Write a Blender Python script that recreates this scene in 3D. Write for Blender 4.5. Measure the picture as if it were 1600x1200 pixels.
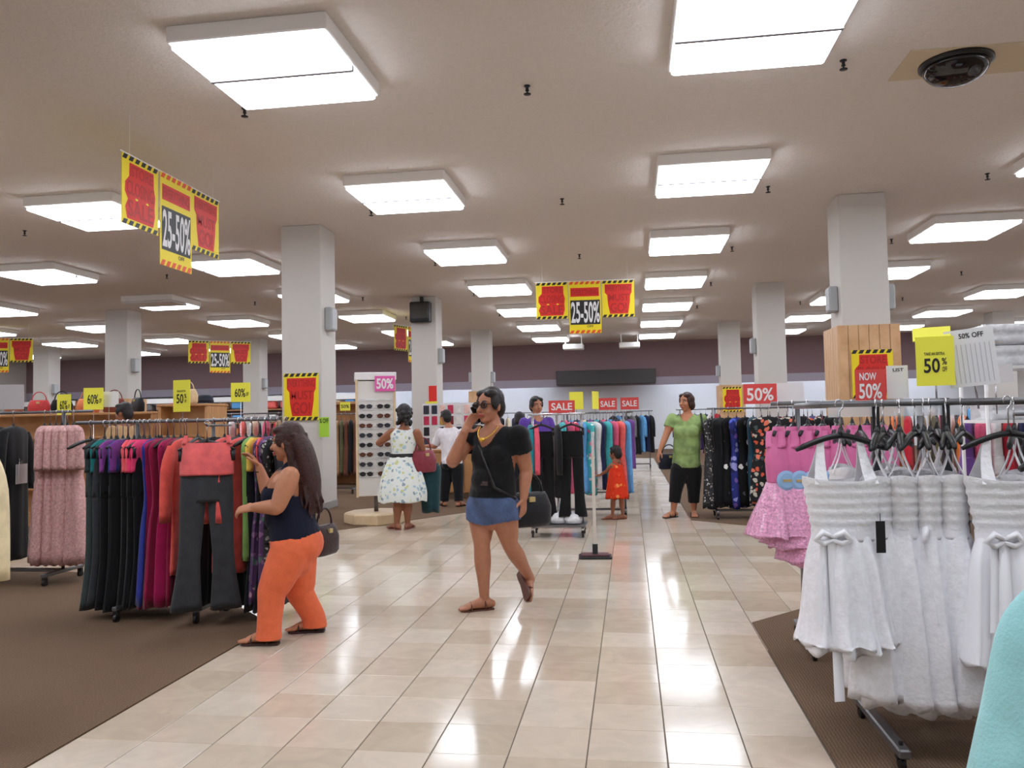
import bpy, math, random
from math import sin, cos, pi, radians, sqrt, atan2
from mathutils import Vector, Matrix, noise
V = Vector
random.seed(7)
for o in list(bpy.data.objects): bpy.data.objects.remove(o)
SC = bpy.context.scene
COL = SC.collection

# ------------------------------------------------------------------ camera
CAM_H, FPX = 1.32, 1250.0
YAW, PITCH, ROLL = .1454, .0452, .0193
_F = V((-sin(YAW)*cos(PITCH), cos(YAW)*cos(PITCH), sin(PITCH)))
_R0 = V((cos(YAW), sin(YAW), 0)); _U0 = _R0.cross(_F)
_R = _R0*cos(ROLL) - _U0*sin(ROLL); _U = _U0*cos(ROLL) + _R0*sin(ROLL)
cam = bpy.data.cameras.new('camera'); camo = bpy.data.objects.new('camera', cam); COL.objects.link(camo)
cam.sensor_fit = 'HORIZONTAL'; cam.sensor_width = 36; cam.lens = FPX/1600*36; cam.clip_start = .05; cam.clip_end = 200
camo.matrix_world = Matrix(((_R.x, _U.x, -_F.x, 0), (_R.y, _U.y, -_F.y, 0), (_R.z, _U.z, -_F.z, CAM_H), (0, 0, 0, 1)))
SC.camera = camo
def at(u, v, y):                                   # point of the photograph at the depth y
    d = _F + _R*((u-800)/FPX) - _U*((v-600)/FPX); return V((0, 0, CAM_H)) + d*(y/d.y)
def onz(u, v, z=0.):                               # point of the photograph on the level z
    d = _F + _R*((u-800)/FPX) - _U*((v-600)/FPX); return V((0, 0, CAM_H)) + d*((z-CAM_H)/d.z)

# ------------------------------------------------------------------ world, exposure
LAMP = 9.6
w = bpy.data.worlds.new('world'); SC.world = w; w.use_nodes = True
w.node_tree.nodes['Background'].inputs[0].default_value = (0, 0, 0, 1)
vs = SC.view_settings; vs.view_transform = 'Standard'; vs.look = 'None'; vs.gamma = 1; vs.use_curve_mapping = False
vs.exposure = .36

# ------------------------------------------------------------------ materials
def lin(c):
    return tuple((x/255/12.92 if x/255 <= .04045 else ((x/255+.055)/1.055)**2.4) for x in c) + (1,)
MATS = {}
def nmat(name):
    m = bpy.data.materials.new(name); m.use_nodes = True
    return m, m.node_tree.nodes, m.node_tree.links, m.node_tree.nodes['Principled BSDF']
def mat(name, c, rough=.6, metal=0., spec=.5, var=.0, scale=30., bump=0., bscale=None, sheen=0., coat=0., alpha=1., trans=0.):
    if name in MATS: return MATS[name]
    m, N, L, b = nmat(name); MATS[name] = m
    b.inputs['Base Color'].default_value = lin(c); b.inputs['Roughness'].default_value = rough; b.inputs['Metallic'].default_value = metal
    b.inputs['Specular IOR Level'].default_value = spec; b.inputs['Coat Weight'].default_value = coat; b.inputs['Alpha'].default_value = alpha
    b.inputs['Transmission Weight'].default_value = trans
    if sheen: b.inputs['Sheen Weight'].default_value = sheen
    if var or bump:
        tc = N.new('ShaderNodeTexCoord'); n = N.new('ShaderNodeTexNoise'); n.inputs['Scale'].default_value = scale; n.inputs['Detail'].default_value = 4
        L.new(tc.outputs['Object'], n.inputs['Vector'])
        if var:
            r = N.new('ShaderNodeMapRange'); r.inputs[1].default_value = .3; r.inputs[2].default_value = .7; r.inputs[3].default_value = 1-var; r.inputs[4].default_value = 1+var
            L.new(n.outputs['Fac'], r.inputs[0])
            mx = N.new('ShaderNodeMix'); mx.data_type = 'RGBA'; mx.blend_type = 'MULTIPLY'; mx.inputs[0].default_value = 1
            mx.inputs[6].default_value = lin(c); L.new(r.outputs[0], mx.inputs[7]); L.new(mx.outputs[2], b.inputs['Base Color'])
        if bump:
            n2 = N.new('ShaderNodeTexNoise'); n2.inputs['Scale'].default_value = bscale or scale; n2.inputs['Detail'].default_value = 5
            L.new(tc.outputs['Object'], n2.inputs['Vector'])
            bp = N.new('ShaderNodeBump'); bp.inputs['Strength'].default_value = bump; bp.inputs['Distance'].default_value = .01
            L.new(n2.outputs['Fac'], bp.inputs['Height']); L.new(bp.outputs[0], b.inputs['Normal'])
    return m
def fabric(c, rough=.85, var=.12, sheen=.15):
    return mat('fabric_%d_%d_%d' % tuple(c), c, rough, var=var, scale=18, bump=.25, bscale=60, spec=.2, sheen=sheen)
def print_fabric(name, base, blots, scale=22., thresh=(.45, .6, .72, .84)):   # printed cloth: blots of colour scattered by cells
    if name in MATS: return MATS[name]
    m, N, L, b = nmat(name); MATS[name] = m; b.inputs['Roughness'].default_value = .8; b.inputs['Specular IOR Level'].default_value = .2
    tc = N.new('ShaderNodeTexCoord'); nz = N.new('ShaderNodeTexNoise'); nz.inputs['Scale'].default_value = 14
    mv = N.new('ShaderNodeVectorMath'); mv.operation = 'MULTIPLY_ADD'; mv.inputs[1].default_value = (.06,)*3
    L.new(tc.outputs['Object'], nz.inputs['Vector']); L.new(nz.outputs['Color'], mv.inputs[0]); L.new(tc.outputs['Object'], mv.inputs[2])
    vo = N.new('ShaderNodeTexVoronoi'); vo.inputs['Scale'].default_value = scale; L.new(mv.outputs[0], vo.inputs['Vector'])
    sp = N.new('ShaderNodeSeparateColor'); L.new(vo.outputs['Color'], sp.inputs[0])
    r = N.new('ShaderNodeValToRGB'); r.color_ramp.interpolation = 'CONSTANT'; e = r.color_ramp.elements
    e[0].position = 0; e[0].color = lin(base); e[1].position = thresh[0]; e[1].color = lin(blots[0])
    for k, c in enumerate(blots[1:]):
        x = e.new(thresh[1+k]); x.color = lin(c)
    L.new(sp.outputs[0], r.inputs[0])
    d = N.new('ShaderNodeMath'); d.operation = 'GREATER_THAN'; d.inputs[1].default_value = .62/1.3; L.new(vo.outputs['Distance'], d.inputs[0])
    mx = N.new('ShaderNodeMix'); mx.data_type = 'RGBA'; L.new(d.outputs[0], mx.inputs[0]); L.new(r.outputs[0], mx.inputs[6]); mx.inputs[7].default_value = lin(base)
    L.new(mx.outputs[2], b.inputs['Base Color']); return m
def emit(name, c, s):
    m = bpy.data.materials.new(name); m.use_nodes = True; N = m.node_tree.nodes; N.clear()
    e = N.new('ShaderNodeEmission'); e.inputs[0].default_value = lin(c); e.inputs[1].default_value = s
    o = N.new('ShaderNodeOutputMaterial'); m.node_tree.links.new(e.outputs[0], o.inputs[0]); MATS[name] = m; return m
def tile_mat():
    m, N, L, b = nmat('marble_tile')
    g = N.new('ShaderNodeNewGeometry'); s = N.new('ShaderNodeVectorMath'); s.operation = 'SUBTRACT'; s.inputs[1].default_value = (TX0, TY0, 0)
    d = N.new('ShaderNodeVectorMath'); d.operation = 'DIVIDE'; d.inputs[1].default_value = (TS, TS, 1)
    fl = N.new('ShaderNodeVectorMath'); fl.operation = 'FLOOR'; mz = N.new('ShaderNodeVectorMath'); mz.operation = 'MULTIPLY'; mz.inputs[1].default_value = (1, 1, 0)
    L.new(g.outputs['Position'], s.inputs[0]); L.new(s.outputs[0], d.inputs[0]); L.new(d.outputs[0], fl.inputs[0]); L.new(fl.outputs[0], mz.inputs[0])
    wn = N.new('ShaderNodeTexWhiteNoise'); wn.noise_dimensions = '3D'; L.new(mz.outputs[0], wn.inputs['Vector'])
    r = N.new('ShaderNodeValToRGB'); e = r.color_ramp.elements; e[0].color = lin((192, 175, 154)); e[1].color = lin((213, 199, 182)); x = e.new(.5); x.color = lin((204, 188, 169))
    L.new(wn.outputs['Value'], r.inputs[0])
    n = N.new('ShaderNodeTexNoise'); n.inputs['Scale'].default_value = 6; n.inputs['Detail'].default_value = 6; n.inputs['Distortion'].default_value = 1.5
    L.new(g.outputs['Position'], n.inputs['Vector'])
    mr = N.new('ShaderNodeMapRange'); mr.inputs[1].default_value = .35; mr.inputs[2].default_value = .7; mr.inputs[3].default_value = .93; mr.inputs[4].default_value = 1.04
    L.new(n.outputs['Fac'], mr.inputs[0])
    mx = N.new('ShaderNodeMix'); mx.data_type = 'RGBA'; mx.blend_type = 'MULTIPLY'; mx.inputs[0].default_value = 1
    L.new(r.outputs[0], mx.inputs[6]); L.new(mr.outputs[0], mx.inputs[7]); L.new(mx.outputs[2], b.inputs['Base Color'])
    b.inputs['Roughness'].default_value = .12; b.inputs['Specular IOR Level'].default_value = .34
    n3 = N.new('ShaderNodeTexNoise'); n3.inputs['Scale'].default_value = 2.2; L.new(g.outputs['Position'], n3.inputs['Vector'])
    bp = N.new('ShaderNodeBump'); bp.inputs['Strength'].default_value = .06; bp.inputs['Distance'].default_value = .02; L.new(n3.outputs['Fac'], bp.inputs['Height']); L.new(bp.outputs[0], b.inputs['Normal'])
    return m
TX0, TY0, TS = .11-.31*9, 2.55, .31
def ceiling_mat():
    m, N, L, b = nmat('acoustic_plaster'); b.inputs['Roughness'].default_value = .95; b.inputs['Specular IOR Level'].default_value = .1
    g = N.new('ShaderNodeNewGeometry'); n = N.new('ShaderNodeTexNoise'); n.inputs['Scale'].default_value = 24; n.inputs['Detail'].default_value = 6; n.inputs['Roughness'].default_value = .7
    n2 = N.new('ShaderNodeTexNoise'); n2.inputs['Scale'].default_value = .7; n2.inputs['Detail'].default_value = 3
    L.new(g.outputs['Position'], n.inputs['Vector']); L.new(g.outputs['Position'], n2.inputs['Vector'])
    a = N.new('ShaderNodeMix'); a.data_type = 'RGBA'; L.new(n.outputs['Fac'], a.inputs[0]); a.inputs[6].default_value = lin((222, 214, 207)); a.inputs[7].default_value = lin((240, 233, 227))
    mr = N.new('ShaderNodeMapRange'); mr.inputs[1].default_value = .3; mr.inputs[2].default_value = .7; mr.inputs[3].default_value = 1.; mr.inputs[4].default_value = 1.; L.new(n2.outputs['Fac'], mr.inputs[0])
    mx = N.new('ShaderNodeMix'); mx.data_type = 'RGBA'; mx.blend_type = 'MULTIPLY'; mx.inputs[0].default_value = 1; L.new(a.outputs[2], mx.inputs[6]); L.new(mr.outputs[0], mx.inputs[7]); L.new(mx.outputs[2], b.inputs['Base Color'])
    bp = N.new('ShaderNodeBump'); bp.inputs['Strength'].default_value = .6; bp.inputs['Distance'].default_value = .02; L.new(n.outputs['Fac'], bp.inputs['Height']); L.new(bp.outputs[0], b.inputs['Normal']); return m
def carpet_mat():
    m, N, L, b = nmat('brown_carpet'); b.inputs['Roughness'].default_value = .95; b.inputs['Specular IOR Level'].default_value = .1
    g = N.new('ShaderNodeNewGeometry'); n = N.new('ShaderNodeTexNoise'); n.inputs['Scale'].default_value = 160; n.inputs['Detail'].default_value = 3
    w_ = N.new('ShaderNodeTexWave'); w_.inputs['Scale'].default_value = 22; w_.inputs['Distortion'].default_value = 3; w_.inputs['Detail'].default_value = 2
    L.new(g.outputs['Position'], n.inputs['Vector']); L.new(g.outputs['Position'], w_.inputs['Vector'])
    ad = N.new('ShaderNodeMath'); ad.operation = 'MULTIPLY_ADD'; ad.inputs[1].default_value = .35; L.new(w_.outputs['Fac'], ad.inputs[0]); L.new(n.outputs['Fac'], ad.inputs[2])
    r = N.new('ShaderNodeValToRGB'); e = r.color_ramp.elements; e[0].position = .35; e[0].color = lin((90, 72, 57)); e[1].position = 1.; e[1].color = lin((126, 103, 84)); L.new(ad.outputs[0], r.inputs[0]); L.new(r.outputs[0], b.inputs['Base Color'])
    bp = N.new('ShaderNodeBump'); bp.inputs['Strength'].default_value = .5; bp.inputs['Distance'].default_value = .004; L.new(n.outputs['Fac'], bp.inputs['Height']); L.new(bp.outputs[0], b.inputs['Normal']); return m
def wood(name, c1, c2, sx=(3, 40, 3)):
    m, N, L, b = nmat(name); MATS[name] = m; b.inputs['Roughness'].default_value = .45
    tc = N.new('ShaderNodeTexCoord'); mp = N.new('ShaderNodeMapping'); mp.inputs['Scale'].default_value = sx; n = N.new('ShaderNodeTexNoise'); n.inputs['Scale'].default_value = 1.5; n.inputs['Detail'].default_value = 5
    L.new(tc.outputs['Object'], mp.inputs[0]); L.new(mp.outputs[0], n.inputs['Vector'])
    r = N.new('ShaderNodeValToRGB'); e = r.color_ramp.elements; e[0].position = .3; e[0].color = lin(c1); e[1].position = .7; e[1].color = lin(c2); L.new(n.outputs['Fac'], r.inputs[0]); L.new(r.outputs[0], b.inputs['Base Color']); return m

M_TILE, M_CEIL, M_CARPET = tile_mat(), ceiling_mat(), carpet_mat()
M_GROUT = mat('grout', (104, 92, 80), .9)
M_WHITE = mat('painted_white', (214, 208, 200), .7)
M_COLUMN = mat('column_paint', (202, 197, 191), .75)
M_BAND = mat('burgundy_paint', (138, 112, 116), .8)
M_WALLLOW = mat('back_wall_paint', (232, 234, 236), .7)
M_DARKHEAD = mat('dark_header', (62, 58, 58), .6)
M_HOUSING = mat('fixture_housing', (240, 238, 236), .5)
M_LENS = emit('lamp_lens', (237, 244, 255), LAMP)
M_COVE = emit('cove_tube', (226, 238, 255), 34.)
M_BLACK = mat('black_plastic', (16, 16, 18), .4)
M_CHROME = mat('chrome', (205, 205, 208), .22, metal=1.)
M_STEEL = mat('grey_steel', (120, 120, 122), .4, metal=.8)
M_DARKSTEEL = mat('dark_steel', (52, 54, 56), .45, metal=.6)
M_GREYBOX = mat('grey_plastic', (165, 167, 168), .5)
M_MAPLE = wood('maple', (196, 150, 104), (222, 180, 136))
M_WOOD = wood('counter_wood', (168, 118, 72), (198, 148, 98))
M_PALEWOOD = wood('pale_wood', (208, 180, 140), (226, 202, 166))
M_YEL = mat('poster_yellow', (238, 214, 20), .5); M_RED = mat('poster_red', (214, 34, 20), .5); M_DRED = mat('poster_dark_red', (176, 22, 16), .5)
M_ORG = mat('poster_orange', (226, 84, 30), .5); M_INK = mat('poster_black', (26, 26, 26), .5); M_PAPER = mat('paper_white', (228, 226, 226), .6)
M_PALEYEL = mat('card_yellow', (238, 232, 70), .55); M_GREENCARD = mat('card_green', (168, 214, 60), .55); M_PINKCARD = mat('card_pink', (226, 90, 168), .55)
M_REDCARD = mat('card_red', (216, 70, 66), .5)
M_PLASTIC = mat('clear_plastic', (235, 238, 240), .12, spec=.6, alpha=.35)
M_BAG = mat('poly_bag', (225, 226, 228), .2, var=.1, scale=20, bump=.8, bscale=25)

# ------------------------------------------------------------------ mesh helpers
def link(name, me, parent=None):
    o = bpy.data.objects.new(name, me); COL.objects.link(o)
    if parent is not None: o.parent = parent
    return o
def mesh(name, verts, faces, m=None, parent=None, smooth=False, mats=None, idx=None):
    me = bpy.data.meshes.new(name); me.from_pydata([tuple(v) for v in verts], [], faces); me.update()
    for x in (mats or ([m] if m else [])): me.materials.append(x)
    if idx: me.polygons.foreach_set('material_index', idx)
    if smooth: me.polygons.foreach_set('use_smooth', [True]*len(me.polygons))
    return link(name, me, parent)
class MB:
    def __init__(s): s.v = []; s.f = []
    def add(s, vf):
        v, f = vf; k = len(s.v); s.v += [V(x) for x in v]; s.f += [tuple(i+k for i in q) for q in f]; return s
    def box(s, c, d, rz=0, bev=0):
        s.add(boxvf(c, d, rz, bev)); return s
    def tube(s, pts, r, n=8, cap=True): s.add(tubevf(pts, r, n, cap)); return s
    def out(s, name, m, parent=None, smooth=False): return mesh(name, s.v, s.f, m, parent, smooth)
def boxvf(c, d, rz=0, bev=0):
    x, y, z = d[0]/2, d[1]/2, d[2]/2; c = V(c); R = Matrix.Rotation(rz, 3, 'Z')
    if not bev:
        v = [V((a*x, b*y, e*z)) for a in (-1, 1) for b in (-1, 1) for e in (-1, 1)]
        return [c+R@p for p in v], [(0, 1, 3, 2), (4, 6, 7, 5), (0, 4, 5, 1), (2, 3, 7, 6), (0, 2, 6, 4), (1, 5, 7, 3)]
    # chamfered box: bottom ring, lower, upper, top ring
    pr = [(x-bev, -y), (x, -y+bev), (x, y-bev), (x-bev, y), (-x+bev, y), (-x, y-bev), (-x, -y+bev), (-x+bev, -y)]
    sx, sy = (x-bev)/x, (y-bev)/y
    rings = [[V((p[0]*sx, p[1]*sy, -z)) for p in pr], [V((p[0], p[1], -z+bev)) for p in pr], [V((p[0], p[1], z-bev)) for p in pr], [V((p[0]*sx, p[1]*sy, z)) for p in pr]]
    v = [c+R@p for r in rings for p in r]; f = [tuple(reversed(range(8))), tuple(range(24, 32))]
    for k in range(3):
        for i in range(8): j = (i+1) % 8; f.append((k*8+i, k*8+j, k*8+8+j, k*8+8+i))
    return v, f
def tubevf(pts, r, n=8, cap=True):
    pts = [V(p) for p in pts]; N = len(pts); rr = r if isinstance(r, (list, tuple)) else [r]*N
    v, f = [], []; side = None
    for i, p in enumerate(pts):
        t = (pts[min(i+1, N-1)]-pts[max(i-1, 0)]).normalized()
        if side is None: side = t.orthogonal().normalized()
        side = (side - t*side.dot(t)).normalized(); o = t.cross(side)
        for k in range(n):
            a = 2*pi*k/n; v.append(p + (side*cos(a)+o*sin(a))*rr[i])
    for i in range(N-1):
        for k in range(n):
            j = (k+1) % n; f.append((i*n+k, i*n+j, i*n+n+j, i*n+n+k))
    if cap: f.append(tuple(reversed(range(n)))); f.append(tuple(range((N-1)*n, N*n)))
    return v, f
def lathe(prof, n=24, c=(0, 0, 0)):
    v, f = [], []; c = V(c)
    for r, z in prof:
        for k in range(n): a = 2*pi*k/n; v.append(c+V((r*cos(a), r*sin(a), z)))
    for i in range(len(prof)-1):
        for k in range(n): j = (k+1) % n; f.append((i*n+k, i*n+j, i*n+n+j, i*n+n+k))
    f.append(tuple(reversed(range(n)))); f.append(tuple(range((len(prof)-1)*n, len(prof)*n))); return v, f
def prismvf(poly, z0, z1):
    n = len(poly); v = [V((x, y, z0)) for x, y in poly]+[V((x, y, z1)) for x, y in poly]
    return v, [tuple(reversed(range(n))), tuple(range(n, 2*n))]+[(i, (i+1) % n, n+(i+1) % n, n+i) for i in range(n)]
def empty(name, loc=(0, 0, 0), rz=0):
    o = bpy.data.objects.new(name, None); COL.objects.link(o); o.location = loc; o.rotation_euler = (0, 0, rz); o.empty_display_size = .1; return o
def tag(o, label, cat, group=None, kind=None):
    o['label'] = label; o['category'] = cat
    if group: o['group'] = group
    if kind: o['kind'] = kind
    return o
def struct(o, label=None):
    o['kind'] = 'structure'
    if label: o['label'] = label
    return o
_txt = {}
def text_raw(s, bold):
    k = (s, bold)
    if k not in _txt:
        cu = bpy.data.curves.new('t', 'FONT'); cu.body = s; cu.offset = bold; cu.resolution_u = 3
        ob = bpy.data.objects.new('t', cu); COL.objects.link(ob); dg = bpy.context.evaluated_depsgraph_get(); dg.update()
        me = bpy.data.meshes.new_from_object(ob.evaluated_get(dg)); vv = [v.co.copy() for v in me.vertices]; ff = [tuple(p.vertices) for p in me.polygons]
        bpy.data.objects.remove(ob); bpy.data.meshes.remove(me); _txt[k] = (vv, ff)
    return _txt[k]
def lettering(s, x0, x1, z0, z1, y, m, parent, bold=.0, rows=None, name='lettering'):
    # flat print in the local XZ plane, facing -y
    vv, ff = text_raw(s, bold); ax = min(v.x for v in vv); bx = max(v.x for v in vv); ay = min(v.y for v in vv); by = max(v.y for v in vv)
    return mesh(name, [((x0+(v.x-ax)/(bx-ax)*(x1-x0)), y, z0+(v.y-ay)/(by-ay)*(z1-z0)) for v in vv], ff, m, parent)

# ------------------------------------------------------------------ the room
X0, X1, Y0, Y1, ZC = -27., 14.5, -5., 32.6, 4.40
fl = struct(mesh('floor', *boxvf(((X0+X1)/2, (Y0+Y1+2)/2, -.053), (X1-X0, Y1-Y0+2, .10)), M_GROUT))
tv, tf = boxvf((0, 0, -.008), (TS-.005, TS-.0018, .016), 0, .0015)
tme = bpy.data.meshes.new('tile'); tme.from_pydata([tuple(v) for v in tv], [], tf); tme.update(); tme.materials.append(M_TILE)
rest = MB()
def is_open(x, y):                                  # is the tile square in a walkway
    if -2.68 < x < .75: return True
    return y > 4.6 and y < 11.6
NC, NR = 10, 30
for j in range(NR):
    for i in range(NC):
        o = link('tile', tme, fl); o.location = (TX0+(i+1+.5)*TS, TY0+(j+.5)*TS, 0)
for j in range(-8, 96):
    for i in range(-40, 32):
        x, y = TX0+(i+.5)*TS, TY0+(j+.5)*TS
        if 0 <= j < NR and 1 <= i < NC+1: continue
        if not is_open(x, y): continue
        h = TS/2-.0015; k = len(rest.v)
        rest.v += [V((x-h, y-h, 0)), V((x+h, y-h, 0)), V((x+h, y+h, 0)), V((x-h, y+h, 0)), V((x-h, y-h, -.004)), V((x+h, y-h, -.004)), V((x+h, y+h, -.004)), V((x-h, y+h, -.004))]
        rest.f += [(k, k+1, k+2, k+3)]+[(k+a, k+4+a, k+4+(a+1) % 4, k+(a+1) % 4) for a in range(4)]
ro = rest.out('tile_field', M_TILE, fl); ro['kind'] = 'stuff'
def carpet(name, poly, label):
    o = mesh(name, *prismvf(poly, -.004, .006), M_CARPET); struct(o, label); return o
carpet('carpet_left', [(X0, Y0), (-2.37, Y0), (-2.37, 5.05), (-4.05, 6.75), (X0, 6.75)], 'brown carpet under the trouser racks')
carpet('carpet_right', [(.735, Y0), (X1, Y0), (X1, 6.9), (2.25, 6.9), (.735, 5.32)], 'brown carpet under the white dresses rack')
carpet('carpet_back_left', [(X0, 9.2), (-3.85, 9.2), (-2.37, 11.4), (-2.37, Y1+1), (X0, Y1+1)], 'brown carpet under the sunglasses tower')
carpet('carpet_back_right', [(.74, 10.5), (2.9, 8.7), (X1, 8.7), (X1, Y1+1), (.74, Y1+1)], 'brown carpet under the dark floral dresses')
carpet('carpet_back', [(-2.37, 26.6), (.74, 26.6), (.74, Y1+1), (-2.37, Y1+1)], 'strip of brown carpet along the back wall')
struct(mesh('ceiling', *boxvf(((X0+X1)/2, (Y0+Y1+2)/2, ZC+.1), (X1-X0, Y1-Y0+2, .2)), M_CEIL))
struct(mesh('wall_left', *boxvf((X0-.1, (Y0+Y1+2)/2, ZC/2), (.2, Y1-Y0+2, ZC)), M_WHITE))
struct(mesh('wall_right', *boxvf((X1+.1, (Y0+Y1+2)/2, ZC/2), (.2, Y1-Y0+2, ZC)), M_WHITE))
struct(mesh('wall_front', *boxvf(((X0+X1)/2, Y0-.1, ZC/2), (X1-X0, .2, ZC)), M_WHITE))
struct(mesh('wall_back', *boxvf(((X0+X1)/2, Y1+1.6, 1.6), (X1-X0, .2, 3.2)), M_WALLLOW))
bs = MB(); bs.box(((X0+X1)/2, Y1+.06, (2.95+ZC)/2), (X1-X0, .12, ZC-2.95)); bs.box(((X0+X1)/2, Y1+.8, 3.1), (X1-X0, 1.4, .1))
struct(bs.out('soffit', M_BAND), 'dark burgundy soffit band above the lit back wall')
struct(mesh('trim_1', *boxvf(((X0+X1)/2, Y1+.03, 2.79), (X1-X0, .06, .32)), mat('valance', (168, 160, 172), .6)), 'pale mauve valance strip under the burgundy band')
hd = MB().box((-.92, Y1-.25, 2.97), (3.95, .5, .58), 0, .02); struct(hd.out('trim_2', M_DARKHEAD), 'dark doorway header standing out from the burgundy band')
for x in (-13.6, -10.65, -7.7, -4.75, 2.4, 5.35, 8.3, 11.25):
    o = tag(empty('cove_light', (x, Y1+.42, 2.98)), 'tube lamp hidden behind the valance of the back wall', 'lamp', 'cove tubes along the back wall')
    mesh('tube', *tubevf([(-1.25, 0, 0), (1.25, 0, 0)], .022, 10), M_COVE, o); mesh('batten', *boxvf((0, 0, .045), (2.6, .07, .05)), M_HOUSING, o)

# ceiling lights
def ceiling_light(x, y):
    w_ = {-23.77: 'along the far left wall', -19.35: 'beyond the handbag gondola', -15.5: 'in line with the far left columns', -11.08: 'over the carpet past the black coats', -7.23: 'over the handbag gondola line', -2.81: 'above the carpet edge of the tiled aisle', 1.045: 'above the white dresses side of the tiled aisle', 5.46: 'just past the maple clad column', 9.3: 'on the far side of the maple clad column', 13.2: 'along the right wall'}[x]
    d_ = 'near' if y < 9 else 'middle' if y < 19 else 'far'
    seen = False
    for a in (-.65, .65):
        for b in (-.65, .65):
            for z in (ZC-.18, ZC):
                d = V((x+a, y+b, z-CAM_H)); q = d.dot(_F)
                if q > .1 and abs(d.dot(_R)/q*FPX) < 800 and abs(d.dot(_U)/q*FPX) < 600: seen = True
    o = tag(empty('ceiling_light' if seen else 'ceiling_light_offscreen', (x, y, ZC)), '%s two-panel ceiling light %s' % ({'near': 'large', 'middle': 'square', 'far': 'distant'}[d_], w_), 'ceiling light', 'ceiling lights in rows')
    if not LM:
        mb = MB(); s = .645
        mb.box((0, 0, -.066), (2*s, 2*s, .132), 0, .01)
        LM.append(mb)
        le = MB().box((0, 0, -.156), (1.24, .59, .048), 0, .012); LM.append(le)
        a = mb.out('housing', M_HOUSING, o); b = le.out('lens', M_LENS, o); b.location.y = -.3155; LM[:] = [a.data, b.data]
        c = link('lens', b.data, o); c.location.y = .3155; dv = mesh('divider', *boxvf((0, 0, -.16), (1.25, .036, .044)), mat('divider_grey', (150, 150, 158), .6), o); LM.append(dv.data)
    else:
        link('housing', LM[0], o); link('lens', LM[1], o).location.y = -.3155; link('lens', LM[1], o).location.y = .3155; link('divider', LM[2], o)
LM = []
for k in range(-2, 7):
    for x in (-23.77, -19.35, -15.5, -11.08, -7.23, -2.81, 1.045, 5.46, 9.3, 13.2):
        if x < -20 and k < 2: continue
        ceiling_light(x, 6.22+3.84*k)
        if x == -11.08 and k == 3:                  # its near panel is not lit in the photograph
            dead = [c for c in COL.objects if c.parent and c.parent.location == V((x, 6.22+3.84*k, ZC)) and c.name.startswith('lens') and c.location.y < 0][0]
            dead.data = dead.data.copy(); dead.data.materials[0] = mat('unlit_lens', (226, 226, 226), .5); dead['label'] = 'unlit panel'
# sprinkler heads
SPR = []
for k in range(5):
    for x in (-9.2, -6.4, -3.63, -.86, 1.92, 4.67, 7.3):
        o = tag(empty('sprinkler', (x, 7.2+3.85*k, ZC)), 'small dark sprinkler head on the plaster ceiling', 'sprinkler', 'sprinkler heads on the ceiling')
        if not SPR:
            a = mesh('body', *lathe([(.03, -.0), (.03, -.008), (.014, -.012), (.014, -.035), (.02, -.05)], 12), M_DARKSTEEL, o, True)
            b = mesh('deflector', *lathe([(.008, -.05), (.008, -.075), (.034, -.078), (.034, -.084)], 12), M_DARKSTEEL, o, True); SPR += [a.data, b.data]
        else: link('body', SPR[0], o); link('deflector', SPR[1], o)
# dome camera
o = tag(empty('dome_camera', (2.92, 7.42, ZC-.001)), 'black dome security camera in a cream ceiling panel', 'camera')
mesh('panel', *boxvf((.15, 0, -.004), (1.25, .62, .008)), mat('camera_panel', (214, 198, 170), .8), o)
mesh('ring', *lathe([(.3, -.008), (.3, -.03), (.275, -.045)], 40), M_BLACK, o, True)
mesh('dome', *lathe([(.27*cos(a*pi/2/9.2), -.04-.16*sin(a*pi/2/9)) for a in range(10)], 40), mat('smoked_dome', (14, 15, 18), .08, spec=.6), o, True)
mesh('lens_barrel', *tubevf([(.05, -.05, -.1), (.08, -.2, -.165)], [.05, .045], 16), mat('cam_grey', (70, 70, 72), .3), o, True)

# columns
def column(x, y, wood_top=None):
    o = empty('column', (x, y, 0)); struct(o); o['label'] = 'square off-white store column reaching the ceiling' if not wood_top else 'square off-white column with a maple board cladding'
    mesh('shaft', *boxvf((0, 0, ZC/2), (.64, .62, ZC), 0, .012), M_COLUMN, o)
    mesh('base', *boxvf((0, 0, .06), (.66, .64, .12), 0, .008), mat('base_grey', (150, 146, 142), .6), o)
    if wood_top:
        n = 6
        for sx, sy, L in ((0, -1, .82), (0, 1, .82), (-1, 0, .8), (1, 0, .8)):
            for k in range(n):
                d = (k+.5)/n*L-L/2; wd = L/n-.006
                c = (d, sy*.40, wood_top/2+.02) if sy else (sx*.40, d, wood_top/2+.02)
                mesh('board', *boxvf(c, (wd, .024, wood_top) if sy else (.024, wd, wood_top), 0, .003), M_MAPLE, o)
        mesh('cladding_frame', *boxvf((0, 0, wood_top/2), (.775, .775, wood_top-.02)), M_MAPLE, o)
    return o
COLS = {}
for i, x in enumerate((-21.47, -13.22, -4.97, 3.28, 11.53)):
    for j, y in enumerate((4.4, 11.97, 19.4, 26.95)):
        if j == 0 and not (i in (0, 1)): continue
        wt = {(3, 1): 2.52, (3, 3): 2.3, (2, 3): 2.3, (0, 3): 2.0, (1, 2): 2.05}.get((i, j))
        COLS[i, j] = column(x, y, wt)
def speaker_box(p, rz, label):
    o = tag(empty('wall_speaker', p, rz), label, 'speaker', 'grey box speakers on the columns')
    mesh('body', *boxvf((0, -.055, 0), (.24, .11, .36), 0, .012), M_GREYBOX, o); mesh('grille', *boxvf((0, -.115, 0), (.2, .012, .31), 0, .004), mat('speaker_grille', (188, 190, 192), .6, bump=.4, bscale=200), o)
    mesh('bracket', *boxvf((0, .0, -.1), (.06, .02, .1)), M_STEEL, o)
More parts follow.
